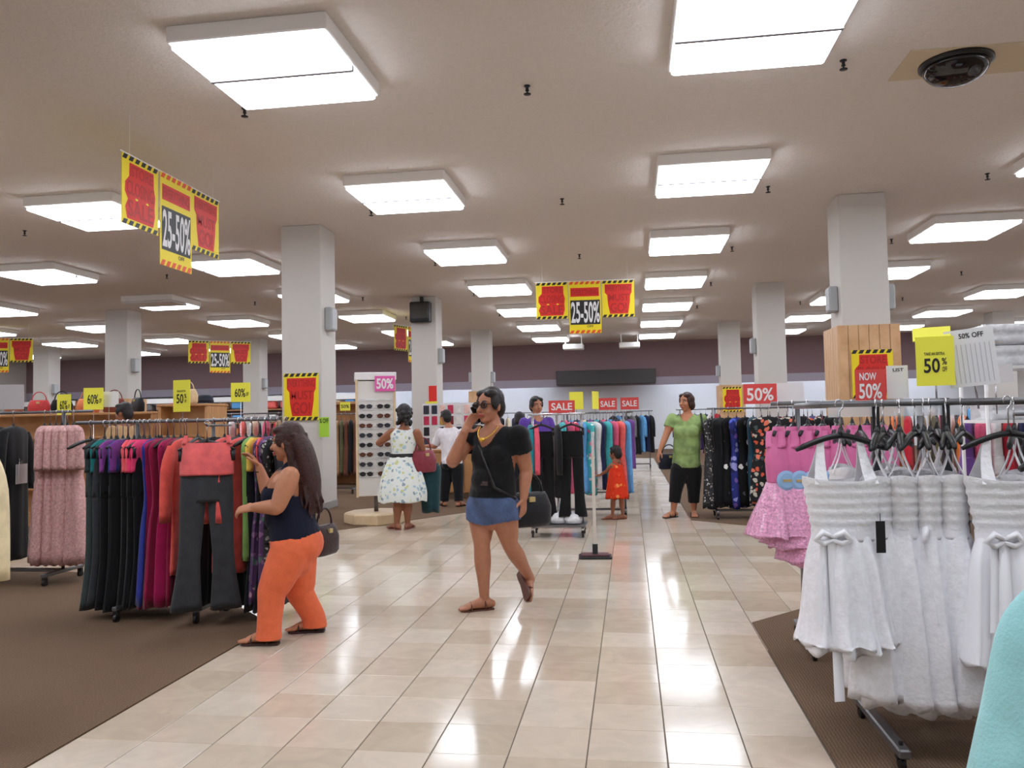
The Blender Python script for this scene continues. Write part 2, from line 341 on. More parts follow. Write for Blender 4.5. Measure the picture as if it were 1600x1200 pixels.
for (i, j), side in (((2, 1), 1), ((3, 1), -1), ((2, 2), 1), ((3, 2), -1), ((3, 3), -1), ((2, 3), 1), ((2, 3), -1), ((1, 2), 1), ((1, 3), 1), ((0, 3), 1), ((3, 1), 1)):
    c = COLS[i, j].location; kind = {(2, 1): 'column with the poster', (3, 1): 'column clad in maple boards', (2, 2): 'column with the black monitor', (3, 2): 'plain right-hand column'}.get((i, j), 'far column')
    speaker_box((c.x+side*.325, c.y-.05, 2.95 if j < 3 else 2.8), radians(90*side), 'grey box speaker high on the '+kind)
# black monitor near the ceiling of a column
c = COLS[2, 2].location; o = tag(empty('ceiling_monitor', (c.x-.03, c.y-.335, 3.98)), 'black monitor box mounted high on a column', 'monitor')
mesh('body', *boxvf((0, -.12, .02), (.5, .24, .5), 0, .02), M_BLACK, o); mesh('screen', *boxvf((0, -.245, .03), (.42, .01, .36), 0, .004), mat('dark_screen', (60, 58, 54), .2), o); mesh('bracket', *boxvf((0, 0, .3), (.08, .06, .24)), M_DARKSTEEL, o)
# two white hanging boxes by the back band
for k, x in enumerate((-2.0, .05)):
    o = tag(empty('hanging_projector', (x, 29.6, ZC)), 'white box fixture hung under the ceiling by the dark band', 'fixture', 'white box fixtures by the back wall')
    mesh('body', *boxvf((0, 0, -.42), (.75, .5, .2), 0, .03), M_HOUSING, o)
    for s in (-.3, .3): mesh('rod', *tubevf([(s, 0, 0), (s, 0, -.34)], .015, 6), M_HOUSING, o)

# ------------------------------------------------------------------ hangers, garments, racks
def smooth_rows(rows, n):
    # Catmull-Rom through the rows (tuples), n samples
    out = []; K = len(rows)-1
    for i in range(n):
        t = i/(n-1)*K; k = min(int(t), K-1); u = t-k
        p = [rows[max(k-1, 0)], rows[k], rows[k+1], rows[min(k+2, K)]]
        out.append(tuple(.5*((2*p[1][a])+(-p[0][a]+p[2][a])*u+(2*p[0][a]-5*p[1][a]+4*p[2][a]-p[3][a])*u*u+(-p[0][a]+3*p[1][a]-3*p[2][a]+p[3][a])*u**3) for a in range(len(rows[0]))))
    return out
def cloth(rows, n=32, nr=16, folds=5, ph=None, cx=0., cy=0., closed_top=False, tiers=0, rough=0.):
    # rows: (z, half width, half depth, fold depth, x shift)
    ph = random.uniform(0, 6.28) if ph is None else ph; v, f = [], []
    R = smooth_rows(rows, nr); R.append((R[-1][0]+.012, R[-1][1]*.94, R[-1][2]*.8, R[-1][3], R[-1][4]))
    for i, (z, hw, hd, A, sx) in enumerate(R):
        tm = 1.
        if tiers and i < len(R)-1: q = (i/(len(R)-2)*tiers) % 1; tm = 1+.09*q
        for k in range(n):
            a = 2*pi*k/n; c, s_ = cos(a), sin(a)
            x = hw*tm*(abs(c)**.8)*(1 if c >= 0 else -1); r = 1+A*3.2*sin(folds*2*a+ph*1.7)
            y = hd*tm*s_*max(.3, r) + A*sin(folds*x/max(hw, .02)*1.6+ph+z*1.3)
            v.append((cx+sx+x+rough*random.uniform(-1, 1), cy+y, z + (A*.35*sin(folds*a+ph) if i >= len(R)-2 else 0)))
    for i in range(len(R)-1):
        for k in range(n):
            j = (k+1) % n; f.append((i*n+k, i*n+n+k, i*n+n+j, i*n+j))
    if closed_top: f.append(tuple(range(n)))
    return v, f
HM = {}
def hanger(parent, wdt=.19, m=None, z0=-.125, clip=False):
    key = (wdt, z0, m.name if m else '', clip)
    if key not in HM:
        mb = MB(); pts = []
        for k in range(-6, 7):
            t = k/6; pts.append((t*wdt, 0, z0-.055*abs(t)**1.5))
        mb.tube(pts, [.008]+[.0125]*11+[.008], 6)
        mb.tube([(0, 0, z0-.005), (0, 0, z0+.03)], [.016, .006], 6)
        if clip:
            for s_ in (-1, 1): mb.box((s_*wdt*.9, 0, z0-.09), (.03, .026, .07))
        h = mb.out('hanger', m or M_BLACK, parent, True)
        hk = [(0, 0, z0+.025), (0, 0, -.03), (.012, 0, -.018)]+[(.0155*cos(a), 0, .0155*sin(a)) for a in [radians(q) for q in (-20, 10, 40, 70, 100, 130, 160, 190, 215)]]
        g = MB().tube(hk, .0032, 5).out('hook', M_CHROME, h, True); HM[key] = (h.data, g.data)
    else:
        h = link('hanger', HM[key][0], parent); link('hook', HM[key][1], h)
    return h
TAGM = []
def price_tag(parent, p, m=None, size=(.05, .085), rz=0):
    o = mesh('price_tag', *boxvf((0, 0, -size[1]/2-.03), (size[0], .003, size[1])), m or M_PAPER, parent); o.location = p; o.rotation_euler.z = rz
    mesh('string', *tubevf([(0, 0, 0), (0, 0, -.035)], .0015, 4), m or M_PAPER, o); return o
def garment(kind, m, top=None, L=1.2, wd=.2, flare=1., thick=.03, extra=None, tagm=None, clip=False):
    """one garment on its hanger, hanging from the local origin; width along x"""
    z0 = -.125; mb = MB(); g = None; T = thick
    def done(name):
        return mb.out(name, m, None, True)
    if kind == 'trousers':
        wt = -.22 if top is not None else -.2
        b = wd*.82
        mb.add(cloth([(wt, b*.95, T, .002, 0), (wt-.1, b, T*1.15, .004, 0), (wt-.3, b*1.03, T*1.2, .004, 0)], 28, 8, 3))
        for s_ in (-1, 1):
            mb.add(cloth([(wt-.22, b*.5, T*1.1, .003, s_*b*.5), (wt-.5, b*.46, T*.95, .006, s_*b*.53), (wt-.75, b*.44, T*.9, .008, s_*b*.6), (-L, b*.56*flare, T*1.1, .008, s_*b*.7)], 20, 12, 2))
        g = done('trousers')
        if top is not None:
            t = MB().add(cloth([(z0-.0, wd*.55, T*.7, .003, 0), (z0-.05, wd*.92, T*1.1, .004, 0), (wt-.06, b*1.06, T*1.35, .008, 0), (wt-.13, b*1.08, T*1.4, .01, 0)], 28, 8, 4))
            t.out('folded_top', top, g, True)
    elif kind in ('dress', 'gown', 'tiered'):
        w1 = wd
        rows = [(z0+.005, w1*.3, T*.6, .001, 0), (z0-.05, w1*1.0, T, .003, 0), (z0-.22, w1*.9, T*1.2, .005, 0), (z0-.42, w1*.78, T*1.1, .007, 0), (z0-.62, w1*.95*flare, T*1.4, .014, 0), (-L, w1*1.12*flare, T*1.8, .024, 0)]
        mb.add(cloth(rows, 36, 24, 6, tiers=7 if kind == 'tiered' else 0))
        g = done('dress')
    elif kind in ('top', 'cardigan', 'coat'):
        rows = [(z0+.005, wd*.28, T*.6, .001, 0), (z0-.05, wd*1.0, T*1.1, .003, 0), (z0-.25, wd*.92, T*1.3, .006, 0), (-L*.75, wd*.95, T*1.4, .01, 0), (-L, wd*1.02*flare, T*1.5, .014, 0)]
        mb.add(cloth(rows, 32, 18, 5))
        if kind != 'top' or extra == 'sleeves':
            sl = .5 if kind != 'top' else .28
            for s_ in (-1, 1):
                mb.add(cloth([(z0-.045, .05, T*.9, .002, s_*(wd-.03)), (z0-.2, .062, T*1.1, .005, s_*(wd+.035)), (z0-.06-sl, .05, T, .006, s_*(wd+.06))], 16, 9, 2))
        g = done({'top': 'blouse', 'cardigan': 'cardigan', 'coat': 'coat'}[kind])
    elif kind == 'skirted':                       # girls' dress: strappy bodice and a full skirt
        rows = [(z0-.1, wd*.8, T*1.0, .002, 0), (z0-.2, wd*.86, T*1.25, .003, 0), (z0-.33, wd*.72, T*1.15, .004, 0)]
        mb.add(cloth(rows, 36, 10, 5))
        g = done('dress')
        sk = MB().add(cloth([(z0-.32, wd*.73, T*1.2, .006, 0), (z0-.42, wd*.95*flare, T*1.7, .016, 0), ((z0-.42-L)/2, wd*1.15*flare, T*2.3, .024, 0), (-L, wd*1.35*flare, T*2.8, .03, 0)], 48, 18, 7))
        sk.out('skirt', extra or m, g, True)
        for s_ in (-1, 1):
            st = MB(); st.add(cloth([(z0-.03, .013, T*.9, 0, s_*wd*.52), (z0-.07, .018, T*.95, 0, s_*wd*.56), (z0-.125, .026, T*.95, 0, s_*wd*.62)], 12, 6, 1)); st.out('strap', m, g, True)
    hanger(g, wd*.95 if kind != 'trousers' else wd*.9, clip=(kind == 'trousers' or clip))
    if tagm: price_tag(g, (wd*.6, T*1.9, -.26), tagm)
    return g
def put(g, p, rz, label, cat, group):
    g.location = p; g.rotation_euler = (0, random.uniform(-.012, .012), rz); return tag(g, label, cat, group)
CAST = {}
def caster(parent, p):
    if not CAST:
        w_ = MB().add(([(x, y, z) for x, y, z in [V((v[2], v[0], v[1])) for v in lathe([(.018, -.012), (.03, -.009), (.03, .009), (.018, .012)], 14)[0]]], lathe([(.018, -.012), (.03, -.009), (.03, .009), (.018, .012)], 14)[1]))
        w_.box((.0, 0, .03), (.034, .03, .03)); w_.tube([(0, 0, .03), (0, 0, .075)], .008, 6)
        o = w_.out('caster', M_BLACK, parent); CAST['m'] = o.data
    else: o = link('caster', CAST['m'], parent)
    o.location = p; return o
def rack(name, label, x0, x1, y, zb, group=None, depth=.5, m=None, px=None, rz=0, second=None):
    """straight rolling rack with a bar along x (turned by rz about its middle)"""
    m = m or M_STEEL; cx = (x0+x1)/2; hl = (x1-x0)/2
    o = tag(empty(name, (cx, y, 0), rz), label, 'clothes rack', group)
    ph = hl*.82 if px is None else px
    MB().tube([(-hl, 0, zb), (hl, 0, zb)], .0125, 10).out('top_bar', m, o, True)
    for s_ in (-1, 1):
        MB().tube([(s_*ph, 0, .1), (s_*ph, 0, zb)], .014, 8).out('post', m, o, True)
        MB().box((s_*ph, 0, .095), (.035, depth, .03), 0, .005).out('foot', m, o)
        for t in (-1, 1): caster(o, (s_*ph, t*(depth/2-.03), .03))
    MB().box((0, 0, .1), (2*ph, .03, .03), 0, .005).out('base_rail', m, o)
    if second is not None: MB().tube([(-hl, second, zb), (hl, second, zb)], .0125, 10).out('top_bar', m, o, True)
    return o
C_BLACK, C_GREY, C_BLUE, C_MAG, C_CORAL = (20, 20, 23), (58, 60, 64), (38, 50, 140), (168, 26, 84), (240, 104, 100)
P_PURPLE = print_fabric('purple_print', (96, 72, 110), [(150, 110, 150), (60, 50, 70), (190, 150, 170), (90, 120, 110)], 26)
P_CORALFLOWER = print_fabric('coral_floral', (34, 34, 36), [(190, 184, 170), (216, 96, 70), (70, 84, 84), (226, 120, 96)], 17, (.3, .55, .72, .86))
P_BWFLOWER = print_fabric('black_white_floral', (16, 16, 18), [(20, 20, 22), (225, 222, 218), (20, 20, 24), (80, 80, 84)], 15, (.3, .72, .82, .94))
P_BLUEPRINT = print_fabric('blue_print', (44, 52, 120), [(80, 96, 190), (120, 90, 170), (40, 40, 80), (150, 150, 210)], 14)
P_SPECK = print_fabric('grey_speckle', (54, 54, 56), [(150, 146, 142), (26, 26, 28), (186, 182, 176), (90, 86, 84)], 40)
P_TEALPINK = print_fabric('bright_print', (80, 190, 190), [(230, 80, 120), (240, 240, 230), (60, 150, 170), (240, 140, 150)], 18)
P_PINKRED = print_fabric('pink_red_print', (206, 60, 96), [(240, 150, 160), (150, 30, 60), (90, 190, 190), (250, 220, 210)], 18)
P_LACE = mat('dusty_pink_lace', (206, 160, 156), .9, var=.25, scale=60, bump=.9, bscale=70)

# --- left front rack
LB, LY = 1.36, 5.27
rack('clothes_rack', 'steel rolling rack loaded with black trousers and magenta dresses', -3.96, -2.42, LY, LB, px=.29, depth=.52)
seq = [(136, 'trousers', (62, 70, 70), (50, 60, 62), 'grey green flared trousers'), (146, 'trousers', C_GREY, (30, 120, 120), 'charcoal trousers under a teal top'),
 (156, 'trousers', C_BLACK, (140, 70, 150), 'black trousers under a violet top'), (165, 'trousers', C_BLACK, (40, 60, 130), 'black trousers under a navy blue top'), (174, 'trousers', C_BLACK, (120, 60, 140), 'black trousers under a purple top'),
 (183, 'trousers', C_BLACK, (240, 100, 110), 'black trousers under a coral pink top'), (192, 'trousers', C_BLACK, (240, 100, 110), 'black trousers under a coral pink top'), (200, 'trousers', C_BLACK, (240, 70, 120), 'black trousers under a hot pink top'), (208, 'trousers', C_BLACK, (240, 70, 120), 'black trousers under a hot pink top'),
 (218, 'gown', C_BLUE, None, 'long royal blue dress between black and magenta'), (227, 'gown', C_MAG, None, 'long magenta dress with a white paper tag'), (237, 'gown', (150, 20, 70), None, 'long raspberry dress'), (247, 'gown', C_MAG, None, 'long magenta dress'), (258, 'gown', (140, 20, 60), None, 'long dark raspberry dress'),
 (268, 'cardigan', (228, 92, 82), None, 'long coral cardigan with hanging sleeves'), (312, 'gown', (34, 34, 38), None, 'long black dress behind the coral band trousers'), (335, 'cardigan', (236, 100, 96), None, 'coral cardigan behind the grey trousers'), (352, 'gown', (40, 42, 46), None, 'long charcoal dress'),
 (364, 'cardigan', (236, 100, 96), None, 'coral cardigan beside the lime blouse'), (374, 'top', (126, 168, 92), None, 'long lime green blouse'), (385, 'trousers', (26, 28, 34), (240, 200, 90), 'black trousers under a yellow and coral top'), (395, 'trousers', (26, 28, 34), (240, 96, 100), 'black trousers under a bright coral top')]
for i, (u, k, c, t, lab) in enumerate(seq):
    L = {'trousers': 1.3, 'gown': 1.27, 'cardigan': 1.05, 'top': .95}[k]
    g = garment(k, fabric(c), fabric(t) if t else None, L-random.uniform(0, .03), .205, 1.15 if k == 'trousers' else 1.0, .024, tagm=M_PAPER if 'paper tag' in lab or i == 6 else None)
    x = at(u, 800, LY-.19).x
    put(g, (x, LY, LB), radians(-90+random.uniform(-9, 9)), lab + ' on the rack the woman is searching' if len(lab.split()) < 8 else lab, 'garment', 'garments on the left front rack')
for i, (u, m, lab) in enumerate(((406, P_PURPLE, 'long purple print dress at the end of the trouser rack'), (414, P_PURPLE, 'long purple print dress at the end of the trouser rack'), (425, P_SPECK, 'long grey speckled dress beside the purple print dresses'), (438, fabric((30, 34, 44)), 'long navy black dress behind the woman in orange trousers'))):
    g = garment('gown', m, None, 1.24, .2, 1., .022); put(g, (at(u, 800, LY-.1).x, LY, LB), radians(-90+random.uniform(-6, 6)), lab, 'garment', 'garments on the left front rack')
# face-out outfit: grey flared trousers with a coral fold-over band
ao = MB().tube([(0, .32, 0), (0, .0, 0), (0, -.02, .012)], .008, 6)
p = V((-2.78, 4.97, LB-.02)); arm = tag(ao.out('rack_arm', M_STEEL, None, True), 'straight steel arm holding the coral band trousers', 'rack arm'); arm.location = p+V((0, 0, -.016))
g = MB().add(cloth([(-.26, .2, .035, .004, 0), (-.4, .205, .045, .005, 0), (-.52, .21, .05, .005, 0)], 32, 8, 3))
for s_ in (-1, 1): g.add(cloth([(-.46, .105, .048, .003, s_*.105), (-.7, .092, .042, .006, s_*.118), (-.95, .088, .04, .008, s_*.135), (-1.27, .125, .05, .01, s_*.155)], 24, 14, 2))
g.v = [V((v.x*.8, v.y, v.z if v.z > -.6 else -.6+(v.z+.6)*.93)) for v in g.v]; g = g.out('flared_trousers', fabric((60, 62, 66)), None, True)
b = MB().add(cloth([(-.13, .195, .035, .004, 0), (-.2, .205, .05, .012, 0), (-.29, .212, .058, .008, 0), (-.345, .212, .058, .004, 0)], 36, 10, 4)); b.v = [V((v.x*.8, v.y, v.z)) for v in b.v]; b.out('fold_over_band', fabric((242, 112, 112)), g, True)
for s_ in (-1, 1): MB().add(cloth([(-.08, .012, .012, 0, s_*.13), (-.14, .02, .03, 0, s_*.14)], 10, 4, 1)).out('loop', fabric((242, 112, 112)), g, True)
hanger(g, .18, clip=True); put(g, p, radians(24), 'dark grey flared trousers with a wide coral waistband facing the aisle', 'trousers', None)

# --- rack behind it with black coats and pink lace outfits
rack('clothes_rack', 'steel rolling rack with black coats and dusty pink lace outfits', -7.4, -4.62, 6.35, 1.47, px=1.12)
for i in range(11):
    x = -7.1+i*.172
    g = garment('coat', fabric((22, 22, 25)), None, 1.28, .22, 1.0, .05, tagm=None)
    if i > 7: price_tag(g, (.06, .1, -.42), M_PAPER, (.2, .17)); price_tag(g, (.12, .11, -.4), M_PAPER, (.16, .16), .4)
    put(g, (x, 6.35, 1.47), radians(-74+random.uniform(-6, 6)), 'long black coat beside the dusty pink lace outfits', 'coat', 'black coats on the left rack')
for i in range(6):
    g = garment('tiered', P_LACE, None, 1.3, .2, .92, .05); put(g, (-5.06+i*.055, 6.33, 1.47), radians(-62+i*5+random.uniform(-4, 4)), 'dusty pink lace dress with a tiered skirt', 'dress', 'pink lace dresses')
    for s_ in (-1, 1): MB().add(cloth([(-.165, .045, .03, .003, s_*.165), (-.32, .055, .04, .006, s_*.19), (-.5, .06, .04, .008, s_*.2)], 14, 8, 2)).out('sleeve', P_LACE, g, True)
# cream coat at the very edge
rack('clothes_rack', 'steel rack holding a cream coat at the carpet edge', -4.3, -2.74, 3.0, 1.4, px=.55)
g = garment('coat', fabric((226, 208, 168)), None, 1.02, .2, 1.05, .05); put(g, (-2.79, 3.0, 1.4), radians(-20), 'cream coat hanging at the end of a rack', 'coat', None)

# --- white dresses rack on the right
WB = 1.36
o = tag(empty('clothes_rack', (1.2, 3.45, 0)), 'grey steel rack carrying the white tulle dresses', 'clothes rack')
MB().tube([(-.42, 0, WB), (.62, 0, WB)], .013, 10).out('top_bar', M_STEEL, o, True)
MB().tube([(-.42, .5, WB), (.62, .5, WB)], .013, 10).out('top_bar', M_STEEL, o, True)
for s_ in (-.42, .62): MB().tube([(s_, 0, WB), (s_, .5, WB)], .013, 10).out('end_bar', M_STEEL, o, True)
for q in (-.13, .16): MB().box((q, .28, .74), (.03, .03, 1.28)).out('post', M_DARKSTEEL, o)
MB().tube([(-.13, .28, WB), (.16, .28, WB)], .012, 8).out('cross_head', M_STEEL, o)
for q in (-.13, .16):
    MB().tube([(q, 0, WB), (q, .52, WB)], .012, 8).out('head_rail', M_STEEL, o)
MB().box((.16, .28, .1), (.82, .04, .035), 0, .006).out('base_rail', M_DARKSTEEL, o)
for q in (-.24, .56):
    MB().box((q, .0, .075), (.045, .62, .035), 0, .006).out('foot', M_STEEL, o)
    for t in (-.26, .26): caster(o, (q, t, .03))
M_TULLE = mat('white_tulle', (238, 236, 240), .8, var=.06, scale=40, bump=.3, bscale=90, spec=.2); M_SATIN = mat('white_satin', (242, 240, 244), .35, sheen=.2, bump=.1, bscale=12); M_BODICE = mat('white_pleats', (236, 234, 236), .7, bump=.5, bscale=50)
def white_dress(L, wd, flare, T, satin=False, tails=True, folds=9):
    mb = MB(); n = 44; v, f = [], []
    z_t, z_w = -.3, -.52                          # bodice with horizontal pleats
    for i in range(23):
        t = i/22; z = z_t+(z_w-z_t)*t; pl = .0028*sin(i*1.7)
        hw = wd*(1.0-.22*t)+pl; hd = T*(1.35-.25*t)+pl
        for k in range(n): a = 2*pi*k/n; v.append((hw*(abs(cos(a))**.85)*(1 if cos(a) > 0 else -1), hd*sin(a), z + (.02*cos(a)**2 if i == 0 else 0)))
    for i in range(22):
        for k in range(n): j = (k+1) % n; f.append((i*n+k, i*n+n+k, i*n+n+j, i*n+j))
    mb.add((v, f)); g = mb.out('white_dress', M_BODICE, None, True)
    sk = MB().add(cloth([(z_w+.01, wd*.8, T*1.15, .004, 0), (z_w-.1, wd*.98*flare, T*1.7, .014, 0), (z_w-.3, wd*1.12*flare, T*2.3, .022, 0), (-L, wd*1.28*flare, T*2.8, .03, 0)], 72, 22, folds)); sk.out('skirt', M_SATIN if satin else M_TULLE, g, True)
    if not satin: MB().add(cloth([(z_w-.05, wd*.7, T*1.1, .004, 0), (z_w-.3, wd*.95*flare, T*1.7, .02, 0), (-L-.03, wd*1.1*flare, T*2.2, .03, 0)], 56, 12, 6)).out('underskirt', M_TULLE, g, True)
    for s_ in (-1, 1):
        st = []
        for q in range(8):
            t = q/7; st.append((s_*wd*(.5+.14*t), T*.2*sin(pi*t)-T*1.05*t, -.145-.165*t))
        b = MB()
        for off in (1, -1):
            vv, ff = [], []
            for q, (x, y, z) in enumerate(st):
                hw = .012+.014*q/7; vv += [(x-hw, y*off, z), (x+hw, y*off, z), (x+hw, y*off+.004, z), (x-hw, y*off+.004, z)]
            for q in range(7):
                for e in range(4): ff.append((q*4+e, q*4+(e+1) % 4, q*4+4+(e+1) % 4, q*4+4+e))
            b.add((vv, ff))
        b.out('strap', M_BODICE, g)
    MB().add(cloth([(z_w+.028, wd*.815, T*1.2, .0, 0), (z_w-.012, wd*.815, T*1.22, .0, 0)], 40, 4, 1)).out('sash', M_SATIN, g, True)
    if tails:
        def strip(pts, w_):
            vv, ff = [], []
            for x, y, z in pts: vv += [(x-w_, y, z), (x+w_, y+.006, z), (x+w_, y+.009, z), (x-w_, y+.003, z)]
            for q in range(len(pts)-1):
                for e in range(4): ff.append((q*4+e, q*4+(e+1) % 4, q*4+4+(e+1) % 4, q*4+4+e))
            return vv, ff
        bx = -wd*.45
        bow = MB()
        for s_ in (-1, 1): bow.add(tubevf([(bx, -T*1.35, z_w+.01), (bx+s_*.04, -T*1.5, z_w+.03), (bx+s_*.065, -T*1.45, z_w), (bx+s_*.035, -T*1.4, z_w-.015), (bx, -T*1.35, z_w)], [.008, .014, .014, .012, .008], 6))
        bow.out('bow', M_SATIN, g, True)
        MB().add(strip([(bx-.005*q*.3, -T*(1.35+.14*q), z_w-.075*q+.01) for q in range(9)], .02)).add(strip([(bx-.03-.006*q, -T*(1.3+.13*q), z_w-.045*q) for q in range(8)], .016)).out('ribbon_tails', M_SATIN, g, True)
    hanger(g, .175); price_tag(g, (wd*.72, -T*1.6, -.42), M_BLACK, (.035, .12)); return g
for (x, y, rz, L, wd, fla, T, sat, tl, lab) in (
    (.815, 3.3, 8, .92, .152, .98, .05, False, True, 'white tulle dress with a satin ribbon bow, full front showing'),
    (.985, 3.42, 66, 1.14, .15, 1.0, .05, False, False, 'white tulle dress hanging edgewise next to the ribbon dress'),
    (1.075, 3.42, 72, 1.16, .15, 1.0, .05, False, True, 'slim white tulle dress hanging edgewise with a black tag'),
    (1.165, 3.42, 76, 1.16, .15, 1.0, .045, False, False, 'white tulle dress third in the edgewise row'),
    (1.25, 3.42, 78, 1.15, .15, .95, .05, False, False, 'white tulle dress partly behind the satin dress'),
    (1.41, 3.26, 6, .97, .17, 1.0, .055, True, True, 'shorter white satin dress with a bow sash'),
    (1.5, 3.42, 60, 1.1, .15, 1.0, .05, False, False, 'white dress half hidden beyond the satin dress'),
    (1.63, 3.45, 75, 1.1, .15, 1.0, .05, False, False, 'white dress deepest along the rack'),
    (.98, 3.95, 80, .95, .15, 1.0, .045, False, False, 'white dress on the rear bar of the white dresses rack'),
    (1.2, 3.95, 85, .95, .15, 1.0, .045, False, False, 'white dress on the rear bar of the white dresses rack'),
    (1.4, 3.95, 85, .95, .15, 1.0, .045, False, False, 'white dress on the rear bar of the white dresses rack')):
    g = white_dress(L, wd, fla, T, sat, tl); put(g, (x, y, WB), radians(rz), lab, 'dress', 'white dresses on the right rack')
# teal dress very near
M_TEAL = mat('teal_chiffon', (150, 206, 208), .75, var=.2, scale=5, bump=.3, bscale=120, sheen=.2)
g = garment('skirted', M_TEAL, None, .98, .2, 1.25, .06); put(g, (1.1, 2.12, 1.36), radians(15), 'pale teal chiffon dress nearest the white satin dress', 'dress', None)
o = tag(empty('clothes_rack', (1.62, 2.12, 0)), 'steel rack post with the pale teal dress', 'clothes rack')
MB().tube([(-.52, 0, 1.36), (.5, 0, 1.36)], .013, 8).out('top_bar', M_STEEL, o, True)
for q in (.1, .45): MB().tube([(q, 0, .1), (q, 0, 1.36)], .014, 8).out('post', M_STEEL, o, True)
MB().box((.27, 0, .095), (.5, .03, .03)).out('base_rail', M_STEEL, o)
for q in (.1, .45): MB().box((q, 0, .075), (.04, .5, .03)).out('foot', M_STEEL, o); [caster(o, (q, t, .03)) for t in (-.2, .2)]

# --- pink party dresses
PB, PY = 1.385, 4.75
rack('clothes_rack', 'steel rack carrying the pink sequin party dresses', .80, 1.75, PY, PB, px=.33)
M_PINK = mat('pink_sequin', (232, 158, 196), .22, var=.3, scale=70, bump=1., bscale=80, spec=.8, coat=.4); M_PINKTOP = mat('pink_satin', (222, 116, 168), .45, var=.08, scale=8); M_SKYBLUE = mat('sky_blue_card', (150, 188, 226), .5); M_GOLD = mat('dull_gold', (190, 166, 110), .5)
for i in range(8):
    g = garment('skirted', M_PINKTOP, None, [.74, .8, .88, .9, .88, .86, .86, .86][i], .14, 1.12, .06, extra=M_PINK)
    MB().add(cloth([(-.13, .1, .02, .002, 0), (-.2, .115, .035, .006, 0), (-.3, .11, .045, .008, 0), (-.42, .1, .05, .008, 0)], 28, 10, 8)).out('pleated_yoke', M_PINKTOP, g, True)
    e = mesh('waist_emblem', *lathe([(.055, 0), (.055, .008), (.04, .016)], 20), M_SKYBLUE, g); e.location = (-.02, -.062, -.42); e.rotation_euler = (radians(90), 0, 0)
    e.rotation_euler = (radians(90), 0, radians(-55)); e.location = (-.085, -.05, -.43)
    MB().box((0, 0, .018), (.05, .014, .004)).out('gold_bar', M_GOLD, e)
    put(g, (.84+i*.08, PY, PB), radians(62+random.uniform(-8, 8)), 'pink sequin party dress with a sky blue waist emblem', 'dress', 'pink party dresses')

# --- dark floral rack behind
FY = 10.75
rack('clothes_rack', 'long steel rack of dark floral dresses behind the woman in green', 1.0, 2.72, FY, 1.42, px=.78)
fl_seq = [('gown', P_SPECK, 'grey speckled long dress'), ('gown', fabric((18, 18, 22)), 'plain black long dress'), ('gown', P_BWFLOWER, 'black dress with white flowers'), ('gown', P_BLUEPRINT, 'blue and violet print dress'), ('gown', P_BWFLOWER, 'black dress with white flowers'), ('gown', fabric((28, 66, 84)), 'petrol blue long dress'), ('gown', P_BWFLOWER, 'black dress with white flowers'), ('gown', P_CORALFLOWER, 'black dress with coral flowers'),
 ('gown', P_CORALFLOWER, 'black dress with coral flowers'), ('gown', P_CORALFLOWER, 'black dress with coral flowers'), ('gown', P_CORALFLOWER, 'black dress with coral flowers'), ('gown', fabric((18, 18, 22)), 'plain black long dress'), ('gown', fabric((60, 60, 120)), 'dark violet long dress'), ('gown', P_CORALFLOWER, 'black dress with coral flowers'), ('gown', fabric((18, 18, 22)), 'plain black long dress'), ('gown', P_SPECK, 'grey speckled long dress')]
for i, (k, m, lab) in enumerate(fl_seq):
    g = garment(k, m, None, 1.3-random.uniform(0, .06), .2, 1., .05); put(g, (1.06+i*.105, FY, 1.42), radians(62+random.uniform(-8, 8)), lab + ' on the rack behind the woman in green', 'dress', 'dresses on the dark floral rack')
for i, x in enumerate((1.72, 2.06)):
    g = garment('gown', P_CORALFLOWER, None, 1.22, .23, 1., .05); put(g, (x, FY-.3, 1.42), radians(6), 'black dress with coral flowers turned to face the aisle', 'dress', 'coral floral dresses facing out')
    a = tag(MB().tube([(0, .3, -.016), (0, -.02, -.016)], .008, 6).out('rack_arm', M_STEEL, None, True), 'steel arm with a face-out coral floral dress', 'rack arm', 'face-out arms of the floral rack'); a.location = (x, FY-.3, 1.42)

# --- rolling rack in the aisle with black trousers
o = rack('rolling_rack', 'rolling steel rack in the aisle with two pairs of black trousers', -1.16, -.5, 9.15, 1.38, m=M_CHROME, px=.28, depth=.4)
MB().box((0, 0, .13), (.62, .42, .02)).out('base_tray', M_STEEL, o); MB().tube([(0, 0, .14), (0, 0, 1.38)], .016, 8).out('centre_post', M_CHROME, o, True)
for x in (-1.0, -.66):
    g = garment('trousers', fabric((18, 18, 20)), None, 1.16, .16, 1.0, .03); put(g, (x, 9.05, 1.385), radians(6), 'black straight trousers facing out on the rolling rack', 'trousers', 'black trousers on the aisle rack')
for x, c, lab in ((-1.14, (30, 130, 140), 'teal long blouse'), (-1.08, (226, 90, 110), 'rose pink long blouse'), (-.83, (24, 24, 26), 'black long blouse')):
    g = garment('cardigan', fabric(c), None, .95, .18, 1., .03); put(g, (x, 9.2, 1.385), radians(-80), lab+' edgewise on the aisle rolling rack', 'blouse', 'blouses on the aisle rack')
for i, (x, y) in enumerate(((-1.02, 9.06), (-.84, 9.1), (-.66, 9.08), (-.92, 9.25))):
    vv, ff = lathe([(.02, 0), (.09, .01), (.1, .06), (.07, .11), (.02, .13)], 12); vv = [v*(1+.25*noise.noise(v*14+V((i*3, 0, 0)))) for v in vv]
    b = tag(mesh('plastic_bag', vv, ff, M_BAG, None, True), 'crumpled clear plastic bag on the base of the rolling rack', 'bag', 'bags on the rolling rack base'); b.location = (x, y, .142)
